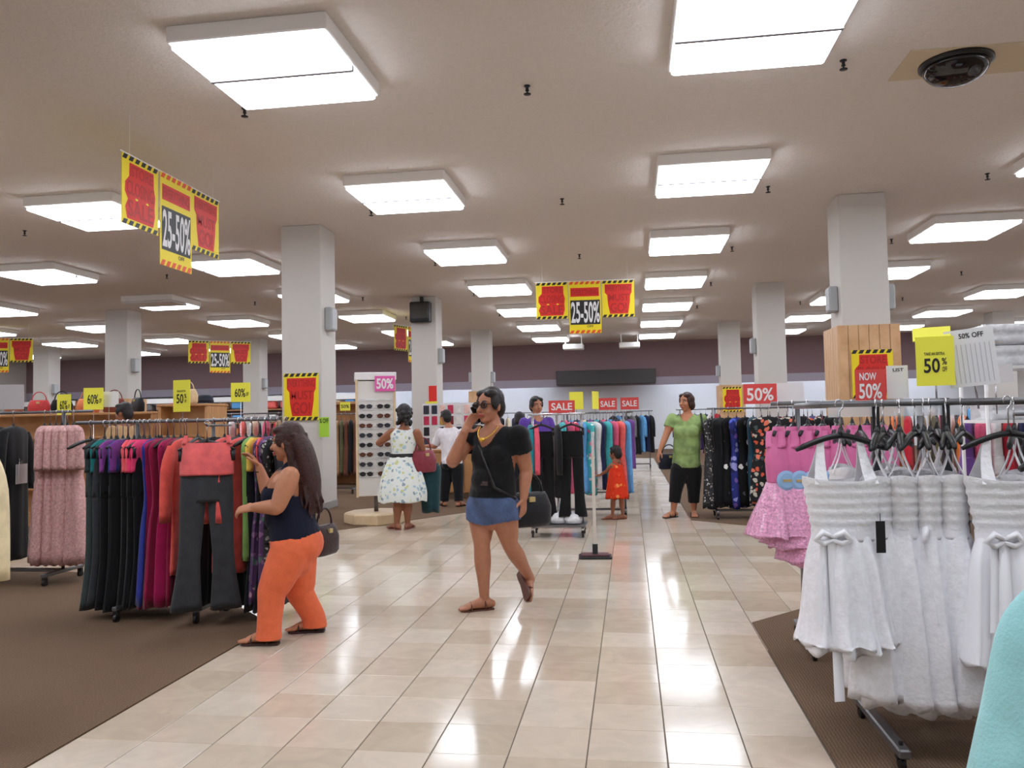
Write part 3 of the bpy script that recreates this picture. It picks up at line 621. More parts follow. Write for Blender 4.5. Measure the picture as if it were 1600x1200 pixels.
# sign stand
o = tag(empty('sign_stand', (-.36, 7.7, 0), radians(4)), 'thin pale post on a flat base standing in the aisle', 'sign stand')
MB().box((0, 0, .012), (.31, .22, .018), 0, .005).out('base_plate', M_DARKSTEEL, o); MB().box((0, 0, .03), (.26, .16, .014)).out('base_pad', mat('maroon_pad', (96, 60, 62), .7), o)
MB().box((0, 0, .5), (.03, .022, 1.0)).out('post', mat('pale_post', (205, 196, 184), .5), o); MB().box((0, 0, 1.08), (.02, .42, .22)).out('card_holder', M_PLASTIC, o); MB().box((0, 0, .08), (.05, .05, .1)).out('collar', M_DARKSTEEL, o)

# --- generic racks filling the store
PAL = {'teal': (70, 180, 184), 'pink': (228, 96, 130), 'white': (222, 220, 218), 'black': (24, 24, 27), 'navy': (34, 42, 78), 'red': (190, 40, 56), 'sky blue': (96, 160, 214), 'brown': (110, 66, 48), 'olive': (96, 92, 66), 'grey': (112, 112, 114), 'cream': (222, 206, 178), 'purple': (110, 70, 140), 'orange': (232, 130, 70), 'coral': (236, 110, 104), 'tan': (176, 140, 104)}
def fill_rack(desc, x0, x1, y, zb, L, cols, kinds, n, rz=None, group=None, wd=.19, both=False, prints=()):
    rack('clothes_rack', 'steel rack of '+desc, x0, x1, y, zb)
    for i in range(n):
        c = cols[i % len(cols)] if not prints or random.random() > .35 else None; k = kinds[i % len(kinds)]
        m = fabric(PAL[c]) if c else random.choice(prints); nm = c or 'bright print'
        g = garment(k, m, None, L*random.uniform(.9, 1.), wd, 1., .035)
        put(g, (x0+.06+(x1-x0-.12)*i/(n-1), y, zb), radians((rz if rz is not None else (70 if x0 > 0 else -70))+random.uniform(-10, 10)), '%s %s on the rack of %s' % (nm, {'gown': 'long dress', 'top': 'blouse', 'trousers': 'trousers', 'cardigan': 'cardigan', 'coat': 'coat', 'dress': 'dress'}[k], desc), 'garment', 'garments among '+desc)
BR = (P_TEALPINK, P_PINKRED)
fill_rack('bright girls tops by the child', -.98, .0, 10.9, 1.4, 1.1, ['teal', 'pink', 'coral', 'sky blue', 'red', 'white', 'navy'], ['gown', 'top', 'gown'], 11, -65, prints=BR)
fill_rack('mixed blouses with red sale cards', -1.15, .05, 13.4, 1.42, 1.0, ['pink', 'sky blue', 'navy', 'cream', 'purple', 'teal'], ['top', 'gown'], 11, -65, prints=BR)
fill_rack('belts and brown trousers beyond the poster column', -6.6, -5.0, 14.6, 1.5, 1.2, ['olive', 'brown', 'black', 'brown', 'grey', 'tan'], ['gown'], 17, -75, wd=.12)
fill_rack('dark jackets along the far aisle', -.5, .6, 21.5, 1.5, 1.15, ['black', 'sky blue', 'navy', 'black', 'grey'], ['coat', 'gown'], 9, -65)
fill_rack('sportswear at the far aisle corner', 1.15, 2.2, 20.5, 1.5, 1.1, ['navy', 'white', 'red', 'black', 'purple'], ['coat', 'top'], 8, 60)
fill_rack('mixed coats before the back wall', -9.8, -7.2, 17.5, 1.5, 1.1, ['black', 'cream', 'red', 'grey', 'coral', 'white'], ['coat', 'top'], 13, -70)
fill_rack('pale knitwear left of the poster column', -8.6, -5.9, 13.0, 1.52, 1.0, ['cream', 'pink', 'tan', 'white', 'coral'], ['top', 'cardigan'], 13, -70)
fill_rack('dark knitwear between the far columns', -12.4, -9.6, 14.0, 1.5, 1.0, ['black', 'grey', 'navy', 'brown'], ['coat'], 11, -70)
fill_rack('baby clothes by the silver packets', 2.35, 3.5, 6.2, 1.38, .55, ['purple', 'pink', 'white', 'red', 'navy'], ['top'], 12, 65, wd=.12)
fill_rack('black tops behind the white dresses', 2.2, 3.9, 5.0, 1.3, .9, ['black', 'grey', 'black', 'navy'], ['top'], 12, 60)
fill_rack('orange and red tops by the maple column', 2.9, 4.9, 9.6, 1.4, 1.0, ['orange', 'red', 'tan', 'olive', 'white'], ['top', 'cardigan'], 14, 65)
fill_rack('winter coats on the right', 5.4, 8.2, 12.5, 1.5, 1.1, ['black', 'grey', 'navy', 'brown', 'white'], ['coat'], 12, 65)
fill_rack('pale tops towards the back wall', 4.6, 7.4, 17.5, 1.5, 1.1, ['white', 'cream', 'pink', 'grey', 'sky blue'], ['top', 'coat'], 12, 65)
fill_rack('grey basics near the back wall', -3.6, -2.0, 20.0, 1.5, 1.1, ['grey', 'white', 'black', 'cream', 'navy'], ['top', 'coat'], 10, -65)

# ------------------------------------------------------------------ signs
def stripes(parent, x0, x1, z0, z1, y, m, n=6, name='stripe_band'):
    mb = MB(); st = (x1-x0)/n; k = (z1-z0)
    for i in range(n):
        a = x0+i*st; b = a+st*.62
        mb.add(([(a, y, z0), (b, y, z0), (min(b+k*.6, x1), y, z1), (min(a+k*.6, x1), y, z1)], [(0, 1, 2, 3)]))
    return mb.out(name, m, parent)
def blob(parent, pts, y, m, name='red_shape'):
    return mesh(name, [(x, y, z) for x, z in pts], [tuple(range(len(pts)))], m, parent)
def sale_panel(parent, kind, w_, h, p=(0, 0, 0)):
    """printed card in the local XZ plane facing -y, centre p"""
    o = mesh('panel' if parent is not None else 'sale_poster', *boxvf((0, 0, 0), (w_, .008, h)), M_YEL, parent); o.location = p; e = -.0055; x, z = w_/2, h/2
    if kind == 'mid':
        stripes(o, -x, x, z-.055, z, e, M_ORG); stripes(o, -x, x, -z, -z+.06, e, M_ORG)
        blob(o, [(-x*.9, z*.42), (x*.88, z*.42), (x*.88, z*.76), (-x*.9, z*.76)], e, M_RED)
        lettering('EVERYTHING', -x*.84, x*.82, z*.48, z*.7, e-.002, M_DRED, o, .02)
        blob(o, [(-x*.92, -z*.66), (x*.92, -z*.66), (x*.92, z*.28), (-x*.92, z*.28)], e, M_INK, 'black_field')
        lettering('25-50%', -x*.88, x*.9, -z*.6, z*.22, e-.002, M_PAPER, o, .02)
        lettering('OFF', x*.1, x*.5, -z*.78, -z*.69, e-.002, M_INK, o, .01)
        return o
    stripes(o, -x, x, z-.05, z, e, M_INK); stripes(o, -x, x, -z, -z+.05, e, M_INK)
    if kind == 'closing':
        blob(o, [(-x*.62, z*.8), (x*.72, z*.8), (x*.74, z*.36), (x*.82, z*.1), (x*.78, -z*.2), (x*.8, -z*.5), (x*.7, -z*.82), (-x*.74, -z*.82), (-x*.84, -z*.5), (-x*.7, -z*.26), (-x*.86, -z*.06), (-x*.84, z*.22), (-x*.64, z*.4)], e, M_RED)
        rows = (('STORE', -.56, .66, .42, .74), ('CLOSING', -.76, .72, -.12, .3), ('SALE', -.7, .68, -.74, -.26))
        for a, b in ((-.25, -.2), (.35, -.2)): blob(o, [(x*a-.03, z*b), (x*a, z*b-.014), (x*a+.03, z*b), (x*a, z*b+.014)], e-.003, M_YEL, 'star')
    else:
        blob(o, [(-x*.82, z*.8), (x*.86, z*.8), (x*.84, z*.34), (x*.74, z*.16), (x*.72, -z*.16), (x*.6, -z*.82), (-x*.52, -z*.82), (-x*.64, -z*.3), (-x*.68, z*.2), (-x*.82, z*.34)], e, M_RED)
        rows = (('EVERYTHING', -.78, .8, .42, .74), ('MUST', -.6, .68, -.12, .26), ('GO!', -.5, .52, -.74, -.22))
    for s_, a, b, c_, d in rows: lettering(s_, x*a, x*b, z*c_, z*d, e-.002, M_DRED, o, .02)
    return o
def banner(p, rz, label):
    o = tag(empty('sale_banner', p, rz), label, 'banner', 'three panel sale banners hung from the ceiling'); h, w_ = .69, .6
    sale_panel(o, 'closing', w_, h, (-.62, 0, -h/2)); sale_panel(o, 'mid', w_, h*1.42, (0, -.012, -h*.71)); sale_panel(o, 'must', w_, h, (.62, 0, -h/2))
    MB().tube([(-.94, 0, .008), (.94, 0, .008)], .008, 6).out('hanging_rod', M_HOUSING, o, True)
    for x in (-.8, .8): MB().tube([(x, 0, .01), (x, 0, ZC-p[2])], .002, 4).out('wire', M_HOUSING, o)
banner((-4.8, 7.93, 3.99), radians(90), 'large yellow and red sale banner turned side-on near the poster column')
banner((-.78, 15.0, 3.9), radians(3), 'yellow and red sale banner hanging across the tiled aisle')
banner((-12.6, 23.3, 3.95), radians(35), 'small distant sale banner between two white columns')
banner((-5.9, 21.6, 3.95), radians(70), 'distant sale banner half hidden by the monitor column')
banner((-17.9, 20.5, 3.95), radians(20), 'distant sale banner near the far left column')
def poster(kind, p, rz, label, w_=.56, h=.72):
    o = sale_panel(None, kind, w_, h); o.location = p; o.rotation_euler.z = rz; tag(o, label, 'poster', 'yellow sale posters'); return o
poster('must', (-4.97, 11.645, 1.74), 0, 'yellow EVERYTHING MUST GO poster taped on the off-white column')
q = poster('closing', (3.3, 11.53, 1.86), 0, 'yellow STORE CLOSING poster on the maple clad column', .54, .66)
poster('closing', (3.28, 26.52, 1.85), 0, 'yellow store closing poster on the far maple column', .6, .8)
o = tag(mesh('sale_card', *boxvf((0, 0, 0), (.16, .006, .3)), M_GREENCARD), 'small lime green card on the side edge of the poster column', 'sign'); o.location = (-4.6, 11.63, 1.27); lettering('% OFF', -.07, .07, .06, .13, -.005, M_INK, o, .02)
def card(p, rz, w_, h, m, rows, label, group=None, stem=None, ink=None, name='sale_card', tilt=0):
    o = tag(mesh(name, *boxvf((0, 0, h/2), (w_, .004, h)), m), label, 'sign', group); o.location = p; o.rotation_euler = (0, tilt, rz)
    for s_, a, b, c_, d, k in rows: lettering(s_, w_*a, w_*b, h*c_, h*d, -.0035, k, o, .02)
    if stem: MB().tube([(0, .006, h*.4), (0, .006, -stem)], .004, 6).out('stem', M_CHROME, o, True)
    return o
OFF = lambda n, k=None: (('TAKE AN EXTRA', -.28, .25, .62, .68, M_INK), (n, -.3, .12, .26, .56, M_INK), ('%', .17, .3, .42, .56, M_INK), ('OFF', .18, .3, .28, .38, M_INK))
# cards over the white dresses
b = card((1.325, 3.72, 1.435), radians(-14), .15, .215, M_PALEYEL, OFF('50'), 'yellow 50 percent off card above the white dresses', None, .12)
f_ = MB().box((0, 0, .045), (.15, .004, .08)); f_ = f_.out('folded_flap', M_PALEYEL, b); f_.location = (-.008, .02, .195); f_.rotation_euler = (radians(-38), 0, radians(-5))
b = card((1.485, 3.72, 1.43), radians(-14), .19, .25, M_PAPER, (('50% OFF', -.2, .3, .84, .93, M_INK),), 'white list card headed 50% OFF beside the yellow card', None, .1, tilt=radians(-5))
for i in range(9): MB().box((-.07+i*.018, -.0035, .1), (.003, .001, .17)).out('printed_column', mat('ink_grey', (190, 188, 190), .6), b)
b = card((1.15, 3.72, 1.305), 0, .56, .06, M_PLASTIC, (), 'clear plastic strip along the top of the white dresses rack', None, .05)
card((1.09, 3.85, 1.375), radians(-6), .13, .145, M_REDCARD, (('NOW', -.35, .2, .66, .9, M_PAPER), ('50%', -.38, .36, .08, .56, M_PAPER)), 'red 50 percent card in front of the maple column', None, .1, tilt=0)
card((1.21, 3.86, 1.385), radians(-6), .09, .15, M_PAPER, (('LIST', -.2, .3, .82, .92, M_INK),), 'small white list card beside the red card', None, .1)
# cards on the racks at the left
for (u, v0, v1, y, wpx, lab, n) in ((146, 640, 606, 8.9, 34, 'yellow 60 percent card with a white sheet beside it', '60'), (100, 648, 616, 9.6, 24, 'small yellow 60 percent card before the wooden gondola', '60'), (376, 628, 598, 9.0, 32, 'yellow 60 percent card over the trouser rack end', '60')):
    p0, p1 = at(u, v0, y), at(u, v1, y); w_ = wpx*y/1250
    card(p0, radians(8), w_, p1.z-p0.z, M_PALEYEL, ((n+'%', -.3, .25, .25, .7, M_INK), ('OFF', .28, .42, .3, .5, M_INK)), lab, None, p0.z-.006)
p0 = at(284, 648, 5.6); b = card(p0, radians(-10), .145, .225, M_PALEYEL, OFF('50'), 'tall yellow percent-off card standing on the trouser rack', None, .06); b.location = (p0.x*5.27/5.6, 5.27, 1.375+.05)
p0 = at(170, 636, 9.0); card(p0, radians(8), .24, .19, M_PAPER, (), 'plain white sheet beside the yellow 60 percent card', None, p0.z-.006)
p0 = at(18, 642, 6.35); p0.z = 1.5; card(p0, radians(20), .2, .22, mat('grey_card', (190, 184, 184), .6), (), 'pale grey blank card above the black coats', None, .03)
card((-5.3, 14.45, 1.56), 0, .2, .16, M_PALEYEL, (('50%', -.4, .4, .3, .7, M_INK),), 'yellow card above the belts and brown trousers', None, .1)
card((1.68, 10.75, 1.47), 0, .42, .26, M_REDCARD, (('50%', -.4, .4, .15, .8, M_PAPER),), 'red and white 50 percent card above the floral dresses', None, .1)
card((2.05, 10.9, 1.46), 0, .42, .28, M_PAPER, (), 'blank white card above the floral dresses', None, .1)
card((-.77, 9.15, 1.395), radians(8), .3, .14, M_REDCARD, (('SALE', -.4, .4, .2, .8, M_PAPER),), 'red sale card above the black trousers in the aisle', None, .01)
for x, y, m, lab in ((-.72, 10.95, M_PALEYEL, 'tall yellow card above the bright girls tops'), (-.46, 10.95, M_PALEYEL, 'narrow yellow card above the bright girls tops')):
    card((x, y, 1.45), radians(10 if x < -.6 else 65), .19, .24, m, (), lab, None, .08)
for x in (-.36, .0): card((x, 13.4, 1.46), 0, .3, .2, M_REDCARD, (('SALE', -.4, .4, .25, .75, M_PAPER),), 'red sale card over the mixed blouses rack', 'red cards on the blouse rack', .06)
card((-4.76, 19.084, 1.65), 0, .2, .55, M_RED, (), 'narrow red card on the side of the monitor column', None); card((-4.75, 18.9, 1.55), 0, .3, .26, M_PALEYEL, (), 'yellow card in front of the monitor column', None, 1.544)

# ------------------------------------------------------------------ display furniture
def gondola(x0, x1, y, h, d, label, shelf=True):
    o = tag(empty('display_gondola', ((x0+x1)/2, y, 0)), label, 'display shelf'); L = x1-x0
    mesh('back_panel', *boxvf((0, 0, h/2), (L, .05, h)), M_WOOD, o)
    for s_ in (-1, 1): mesh('end_panel', *boxvf((s_*(L/2+.02), 0, h/2), (.04, d, h), 0, .004), M_WOOD, o)
    mesh('base', *boxvf((0, 0, .08), (L, d, .16)), M_WOOD, o)
    for z in (.5, .85, 1.2): mesh('shelf', *boxvf((0, -d/4, z), (L, d/2-.04, .025)), M_WOOD, o)
    mesh('top_board', *boxvf((0, 0, h+.015), (L+.1, d+.04, .03), 0, .004), M_WOOD, o); return o
gondola(-9.2, -6.35, 10.2, 1.5, .6, 'long wooden gondola with bags and hats on top')
gondola(-5.95, -5.35, 9.75, 1.58, .5, 'narrow wooden gondola in front of the poster column')
BM = {}
def handbag(p, rz, c, s=1., label='', group=None, strap=True):
    m = fabric(c, .5); mb = MB(); v, f = [], []
    for i, (z, hw, hd) in enumerate(((0, .13, .05), (.02, .15, .06), (.12, .155, .06), (.19, .13, .04), (.21, .12, .02))):
        for k in range(20): a = 2*pi*k/20; v.append((hw*s*(abs(cos(a))**.6)*(1 if cos(a) > 0 else -1), hd*s*(abs(sin(a))**.7)*(1 if sin(a) > 0 else -1), z*s))
    for i in range(4):
        for k in range(20): j = (k+1) % 20; f.append((i*20+k, i*20+j, i*20+20+j, i*20+20+k))
    f.append(tuple(reversed(range(20)))); f.append(tuple(range(80, 100)))
    o = mesh('handbag', v, f, m, None, True); o.location = p; o.rotation_euler.z = rz; tag(o, label, 'handbag', group)
    if strap: MB().tube([(.1*s*cos(a), 0, .2*s+.13*s*sin(a)) for a in [pi*q/10 for q in range(11)]], .008*s, 6).out('handle', m, o, True)
    MB().box((0, -.045*s, .17*s), (.04*s, .03*s, .03*s)).out('clasp', M_GOLD, o); return o
for i, (x, c, nm) in enumerate(((-9.0, (30, 26, 24), 'black'), (-8.6, (150, 90, 60), 'tan'), (-8.2, (190, 60, 60), 'red'), (-7.85, (24, 24, 26), 'black'), (-7.45, (210, 120, 80), 'orange tan'), (-7.05, (120, 60, 50), 'maroon'), (-6.7, (24, 24, 28), 'black'))):
    handbag((x, 10.15, 1.53), random.uniform(-.6, .6), c, .95, nm+' handbag standing on the long wooden gondola', 'handbags on the gondola')
def hat(p, c, label):
    o = mesh('sun_hat', *lathe([(.18, 0), (.19, .006), (.11, .02), (.1, .09), (.07, .115), (.01, .12)], 24), fabric(c), None, True); o.location = p; tag(o, label, 'hat', 'hats on the narrow gondola')
    mesh('hat_band', *lathe([(.112, .02), (.108, .05)], 24), fabric((40, 36, 40)), o, True)
hat((-5.75, 9.7, 1.61), (226, 90, 130), 'pink sun hat on the narrow wooden gondola'); hat((-5.5, 9.78, 1.61), (40, 44, 56), 'navy sun hat on the narrow wooden gondola')
handbag((-5.62, 9.55, 1.61), .2, (220, 190, 150), .9, 'cream handbag on the narrow wooden gondola')
# wall unit beyond the trouser rack
o = tag(empty('maple_wall_unit', (-6.2, 16.6, 0)), 'maple wall unit with boxes standing behind the belts', 'display shelf')
for z in (.3, .8, 1.3, 1.75): mesh('shelf', *boxvf((0, 0, z), (2.2, .5, .04)), M_WOOD, o)
for x in (-1.1, 1.1): mesh('end_panel', *boxvf((x, 0, .9), (.04, .52, 1.8)), M_WOOD, o)
mesh('back_panel', *boxvf((0, .25, .9), (2.2, .03, 1.8)), M_WOOD, o)

# sunglasses tower
TX, TY = -3.36, 10.3
o = tag(empty('sunglasses_tower', (TX, TY, 0), radians(20)), 'tall white revolving sunglasses tower on a pale wooden base', 'display stand')
mesh('base', *lathe([(.4, 0), (.42, .02), (.42, .13), (.4, .15)], 8), M_PALEWOOD, o); MB().tube([(0, 0, .15), (0, 0, .45)], .03, 12).out('post', M_STEEL, o, True)
mesh('tower_body', *boxvf((0, 0, 1.12), (.5, .46, 1.5), 0, .01), mat('tower_white', (226, 222, 216), .5), o)
for a in (-1, 1): mesh('edge_trim', *boxvf((a*.245, -.235, 1.12), (.03, .03, 1.52)), M_PALEWOOD, o)
mesh('header', *boxvf((0, 0, 1.93), (.54, .5, .1), 0, .006), M_PAPER, o)
for r in range(9): mesh('holder_rail', *boxvf((0, -.242, .62+r*.125), (.42, .014, .02)), M_PLASTIC, o)
hc = mesh('pink_card', *boxvf((.12, -.262, 1.83), (.26, .006, .2)), M_PINKCARD, o); lettering('50%', .01, .23, 1.76, 1.9, -.267, M_PAPER, hc, .03)
SGM = []
SGC = [M_BLACK, mat('tortoise', (90, 50, 30), .3), mat('smoke_lens', (50, 52, 60), .15)]
for r in range(8):
    for c in (-.13, .1):
        mb = MB()
        for s_ in (-1, 1):
            mb.add(([V((s_*.034+.03*cos(a)*(1 if k < 12 else 1), -.0+(.004 if k < 12 else 0), .022*sin(a))) for k, a in [(k, 2*pi*(k % 12)/12) for k in range(24)]], [tuple(range(12)), tuple(reversed(range(12, 24)))]+[(k, k+12, 12+(k+1) % 12, (k+1) % 12) for k in range(12)]))
            mb.tube([(s_*.066, 0, .012), (s_*.07, .05, .008)], .003, 4)
        mb.tube([(-.008, 0, .008), (.008, 0, .008)], .003, 4)
        g = mb.out('sunglasses', SGC[(r*2+int(c > 0)) % 3], None); R = Matrix.Rotation(radians(20), 3, 'Z'); g.location = V((TX, TY, .66+r*.125))+R@V((c, -.27, 0)); g.rotation_euler.z = radians(20); g.scale = (1.35, 1, 1.35)
        tag(g, 'dark pair of sunglasses in the rails of the white tower', 'sunglasses', 'sunglasses on the tower')
# counter with jewellery
o = tag(empty('wood_counter', (-3.0, 13.75, 0)), 'wooden counter behind the person in the white shirt', 'counter')
mesh('body', *boxvf((0, 0, .4), (1.9, .7, .8)), M_WOOD, o); mesh('kick', *boxvf((0, -.33, .05), (1.88, .08, .1)), mat('kick_dark', (90, 70, 52), .6), o); mesh('top_board', *boxvf((0, 0, .82), (1.96, .76, .04), 0, .006), M_WOOD, o)
for k in range(5): mesh('front_panel', *boxvf((-.76+k*.38, -.36, .44), (.36, .02, .66), 0, .004), M_WOOD, o)
o = tag(empty('jewellery_rack', (-2.95, 13.7, .84)), 'white jewellery rack crowded with hanging cards on the counter', 'display stand')
mesh('panel', *boxvf((0, 0, .4), (1.3, .04, .8)), M_PAPER, o); mesh('foot', *boxvf((0, 0, .015), (1.3, .3, .03)), M_PAPER, o)
random.seed(21)
for r in range(4):
    for c in range(9):
        col = random.choice([(200, 60, 90), (60, 60, 70), (190, 150, 70), (230, 226, 222), (120, 40, 40), (240, 200, 190), (40, 40, 44)])
        cd = mesh('jewellery_card', *boxvf((-.58+c*.145, -.03, .12+r*.19), (.1, .014, .15), 0, .003), fabric(col, .5), o); MB().tube([(-.58+c*.145, -.02, .2+r*.19), (-.58+c*.145, -.05, .2+r*.19)], .004, 4).out('peg', M_CHROME, cd)
# silver packets on a grid shelf at the right
o = tag(empty('grid_shelf', (2.78, 5.75, 0)), 'white wire shelf with quilted silver packets', 'display shelf')
for x in (-.5, .5):
    for y in (-.2, .2): MB().tube([(x, y, 0), (x, y, 1.88)], .012, 6).out('post', M_HOUSING, o, True)
for z in (.35, .8, 1.25, 1.6):
    mesh('shelf', *boxvf((0, 0, z), (1.0, .4, .02)), M_HOUSING, o)
for i, (x, z) in enumerate(((-.25, 1.61), (.25, 1.61), (-.25, 1.26), (.25, 1.26), (-.25, 1.75))):
    vv, ff = [], []; n = 16; m_ = 8
    for a in range(m_+1):
        for b_ in range(n+1):
            u, t = b_/n, a/m_; vv.append((-.22+.44*u, -.15-.03*(abs(sin(u*pi*4))*abs(sin(t*pi*2)))**.5, .135*t))
    k0 = len(vv)
    for a in range(m_+1):
        for b_ in range(n+1): vv.append((-.22+.44*b_/n, .14, .135*a/m_))
    W_ = n+1
    for a in range(m_):
        for b_ in range(n): q = a*W_+b_; ff.append((q, q+1, q+W_+1, q+W_)); ff.append((k0+q+1, k0+q, k0+q+W_, k0+q+W_+1))
    for b_ in range(n): ff.append((b_+1, b_, k0+b_, k0+b_+1)); q = m_*W_+b_; ff.append((q, q+1, k0+q+1, k0+q))
    for a in range(m_): q = a*W_; ff.append((q, q+W_, k0+q+W_, k0+q)); q = a*W_+n; ff.append((q+W_, q, k0+q, k0+q+W_))
    g = mesh('quilted_packet', vv, ff, M_BAG, None, True); g.location = (2.78+x, 5.75, z); tag(g, 'quilted silver packet on the white wire shelf', 'packet', 'silver packets')
b = card((2.33, 5.53, 1.5), radians(-5), .2, .12, M_PAPER, (), 'blank white card on the wire shelf', None, .2)

# ------------------------------------------------------------------ people
def ring_tube(pts, rad, side=None, n=18, capk=3):
    """closed tube with elliptical rings; rad entries r or (along side, across)"""
    pts = [V(p) for p in pts]; N = len(pts); rr = [(r, r) if not isinstance(r, tuple) else r for r in rad]
    tg = [(pts[min(i+1, N-1)]-pts[max(i-1, 0)]).normalized() for i in range(N)]; sd = V(side) if side is not None else tg[0].orthogonal()
    rings = []
    for k in range(capk, 0, -1):
        a = pi/2*k/(capk+.15); m_ = min(rr[0]); rings.append((pts[0]-tg[0]*m_*sin(a), tg[0], rr[0][0]*cos(a), rr[0][1]*cos(a)))
    for i in range(N): rings.append((pts[i], tg[i], rr[i][0], rr[i][1]))
    for k in range(1, capk+1):
        a = pi/2*k/(capk+.15); m_ = min(rr[-1]); rings.append((pts[-1]+tg[-1]*m_*sin(a), tg[-1], rr[-1][0]*cos(a), rr[-1][1]*cos(a)))
    v, f = [], []
    for c, t, a, b in rings:
        s_ = (sd-t*sd.dot(t)); s_ = s_.normalized() if s_.length > 1e-4 else t.orthogonal().normalized(); o = t.cross(s_)
        for k in range(n): q = 2*pi*k/n; v.append(c+s_*(a*cos(q))+o*(b*sin(q)))
    for i in range(len(rings)-1):
        for k in range(n): j = (k+1) % n; f.append((i*n+k, i*n+j, i*n+n+j, i*n+n+k))
    f.append(tuple(reversed(range(n)))); f.append(tuple(range((len(rings)-1)*n, len(rings)*n))); return v, f
def spline(pts, rad, k=4):
    if len(pts) < 3: return pts, rad
    rows = [tuple(V(p))+((r, r) if not isinstance(r, tuple) else r) for p, r in zip(pts, rad)]; R = smooth_rows(rows, (len(pts)-1)*k+1)
    return [V(r[:3]) for r in R], [(max(r[3], .004), max(r[4], .004)) for r in R]
class Blob:
    def __init__(s): s.sp = []
    def t(s, pts, rad, side=None, k=4): p, r = spline([V(q) for q in pts], rad, k); s.sp.append(('t', p, r, side)); return s
    def e(s, c, r, fr): s.sp.append(('e', V(c), r, fr)); return s
    def mesh(s, name, m, parent, voxel=.008, infl=0., smooth=4, cut=None, extra=None, planes=None):
        mb = MB()
        for q in s.sp + (extra.sp if extra else []):
            if q[0] == 't': mb.add(ring_tube(q[1], [((r if isinstance(r, tuple) else (r, r))[0]+infl, (r if isinstance(r, tuple) else (r, r))[1]+infl) for r in q[2]], q[3]))
            else:
                _, c, r, (a, b, d) = q; v, f = [], []; n, k = 16, 10
                for i in range(1, k):
                    th = pi*i/k
                    for j in range(n): ph = 2*pi*j/n; v.append(c+a*((r[0]+infl)*sin(th)*cos(ph))+b*((r[1]+infl)*sin(th)*sin(ph))+d*((r[2]+infl)*cos(th)))
                v += [c+d*(r[2]+infl), c-d*(r[2]+infl)]; top, bot = len(v)-2, len(v)-1
                for i in range(k-2):
                    for j in range(n): f.append((i*n+j, i*n+n+j, i*n+n+(j+1) % n, i*n+(j+1) % n))
                for j in range(n): f.append((top, j, (j+1) % n)); f.append((bot, (k-2)*n+(j+1) % n, (k-2)*n+j))
                mb.add((v, f))
        tmp = mb.out('tmp', m); r_ = tmp.modifiers.new('r', 'REMESH'); r_.mode = 'VOXEL'; r_.voxel_size = voxel; r_.use_smooth_shade = True
        if smooth: sm = tmp.modifiers.new('s', 'SMOOTH'); sm.factor = .5; sm.iterations = smooth
        dg = bpy.context.evaluated_depsgraph_get(); dg.update(); me = bpy.data.meshes.new_from_object(tmp.evaluated_get(dg)); bpy.data.objects.remove(tmp)
        if planes:
            c0 = cut
            def cut(c, c0=c0):
                if c0 and c0(c): return True
                for p, n_, r_ in planes:
                    d = c-p; h = d.dot(n_)
                    if 0 < h < .2 and (d-n_*h).length < r_: return True
                return False
        if cut:
            vs_ = [v.co.copy() for v in me.vertices]; kill = [cut(c) for c in vs_]; mp = {}; nv = []
            for i, c in enumerate(vs_):
                if not kill[i]: mp[i] = len(nv); nv.append(c)
            nf = [tuple(mp[i] for i in p.vertices) for p in me.polygons if not any(kill[i] for i in p.vertices)]
            me = bpy.data.meshes.new(name); me.from_pydata([tuple(c) for c in nv], [], nf); me.update()
        me.name = name; me.materials.clear(); me.materials.append(m); me.polygons.foreach_set('use_smooth', [True]*len(me.polygons))
        return link(name, me, parent)
def skin(name, c): return mat(name, c, .5, var=.06, scale=25, spec=.35)
Z = V((0, 0, 1))
def horiz(v): v = V((v.x, v.y, 0)); return v.normalized()
def hand(b, wrist, d, n, th, s=1., curl=.5, grip=None):
    """palm, four fingers and a thumb; d finger direction, n palm normal, th thumb side"""
    d = V(d).normalized(); n = V(n); n = (n-d*n.dot(d)).normalized(); w_ = d.cross(n).normalized(); w_ = w_ if w_.dot(V(th)) > 0 else -w_
    b.t([wrist-d*.02*s, wrist+d*.03*s, wrist+d*.085*s], [(.024*s, .019*s), (.036*s, .0165*s), (.04*s, .0145*s)], w_)
    for i, (o_, L, k) in enumerate(((.03, .072, 1.), (.0105, .08, 1.), (-.0095, .075, 1.05), (-.0285, .06, 1.15))):
        p = wrist+d*.082*s+w_*o_*s; a = curl*.35*k; pts = [p-d*.012*s, p]; dirn = d
        for q, (seg, bend) in enumerate(((.44, .5), (.31, 1.), (.25, .8))):
            a2 = curl*bend*k; dirn = (dirn*cos(a2)+n*sin(a2)).normalized(); nn = (n*cos(a2)-d*sin(a2)); p = p+dirn*L*seg*s; pts.append(p)
        b.t(pts, [.0098*s, .0098*s, .0094*s, .0088*s, .0076*s], w_, 2)
    p = wrist+d*.022*s+w_*.026*s; q1 = p+(d*.55+w_*.75+n*.25).normalized()*.038*s; q2 = q1+(d*.85+w_*.3+n*.4).normalized()*.03*s; q3 = q2+(d*.9+n*.35+w_*.05).normalized()*.024*s
    b.t([p-w_*.01*s, p, q1, q2, q3], [.015*s, .0145*s, .012*s, .0105*s, .0085*s], n, 2)
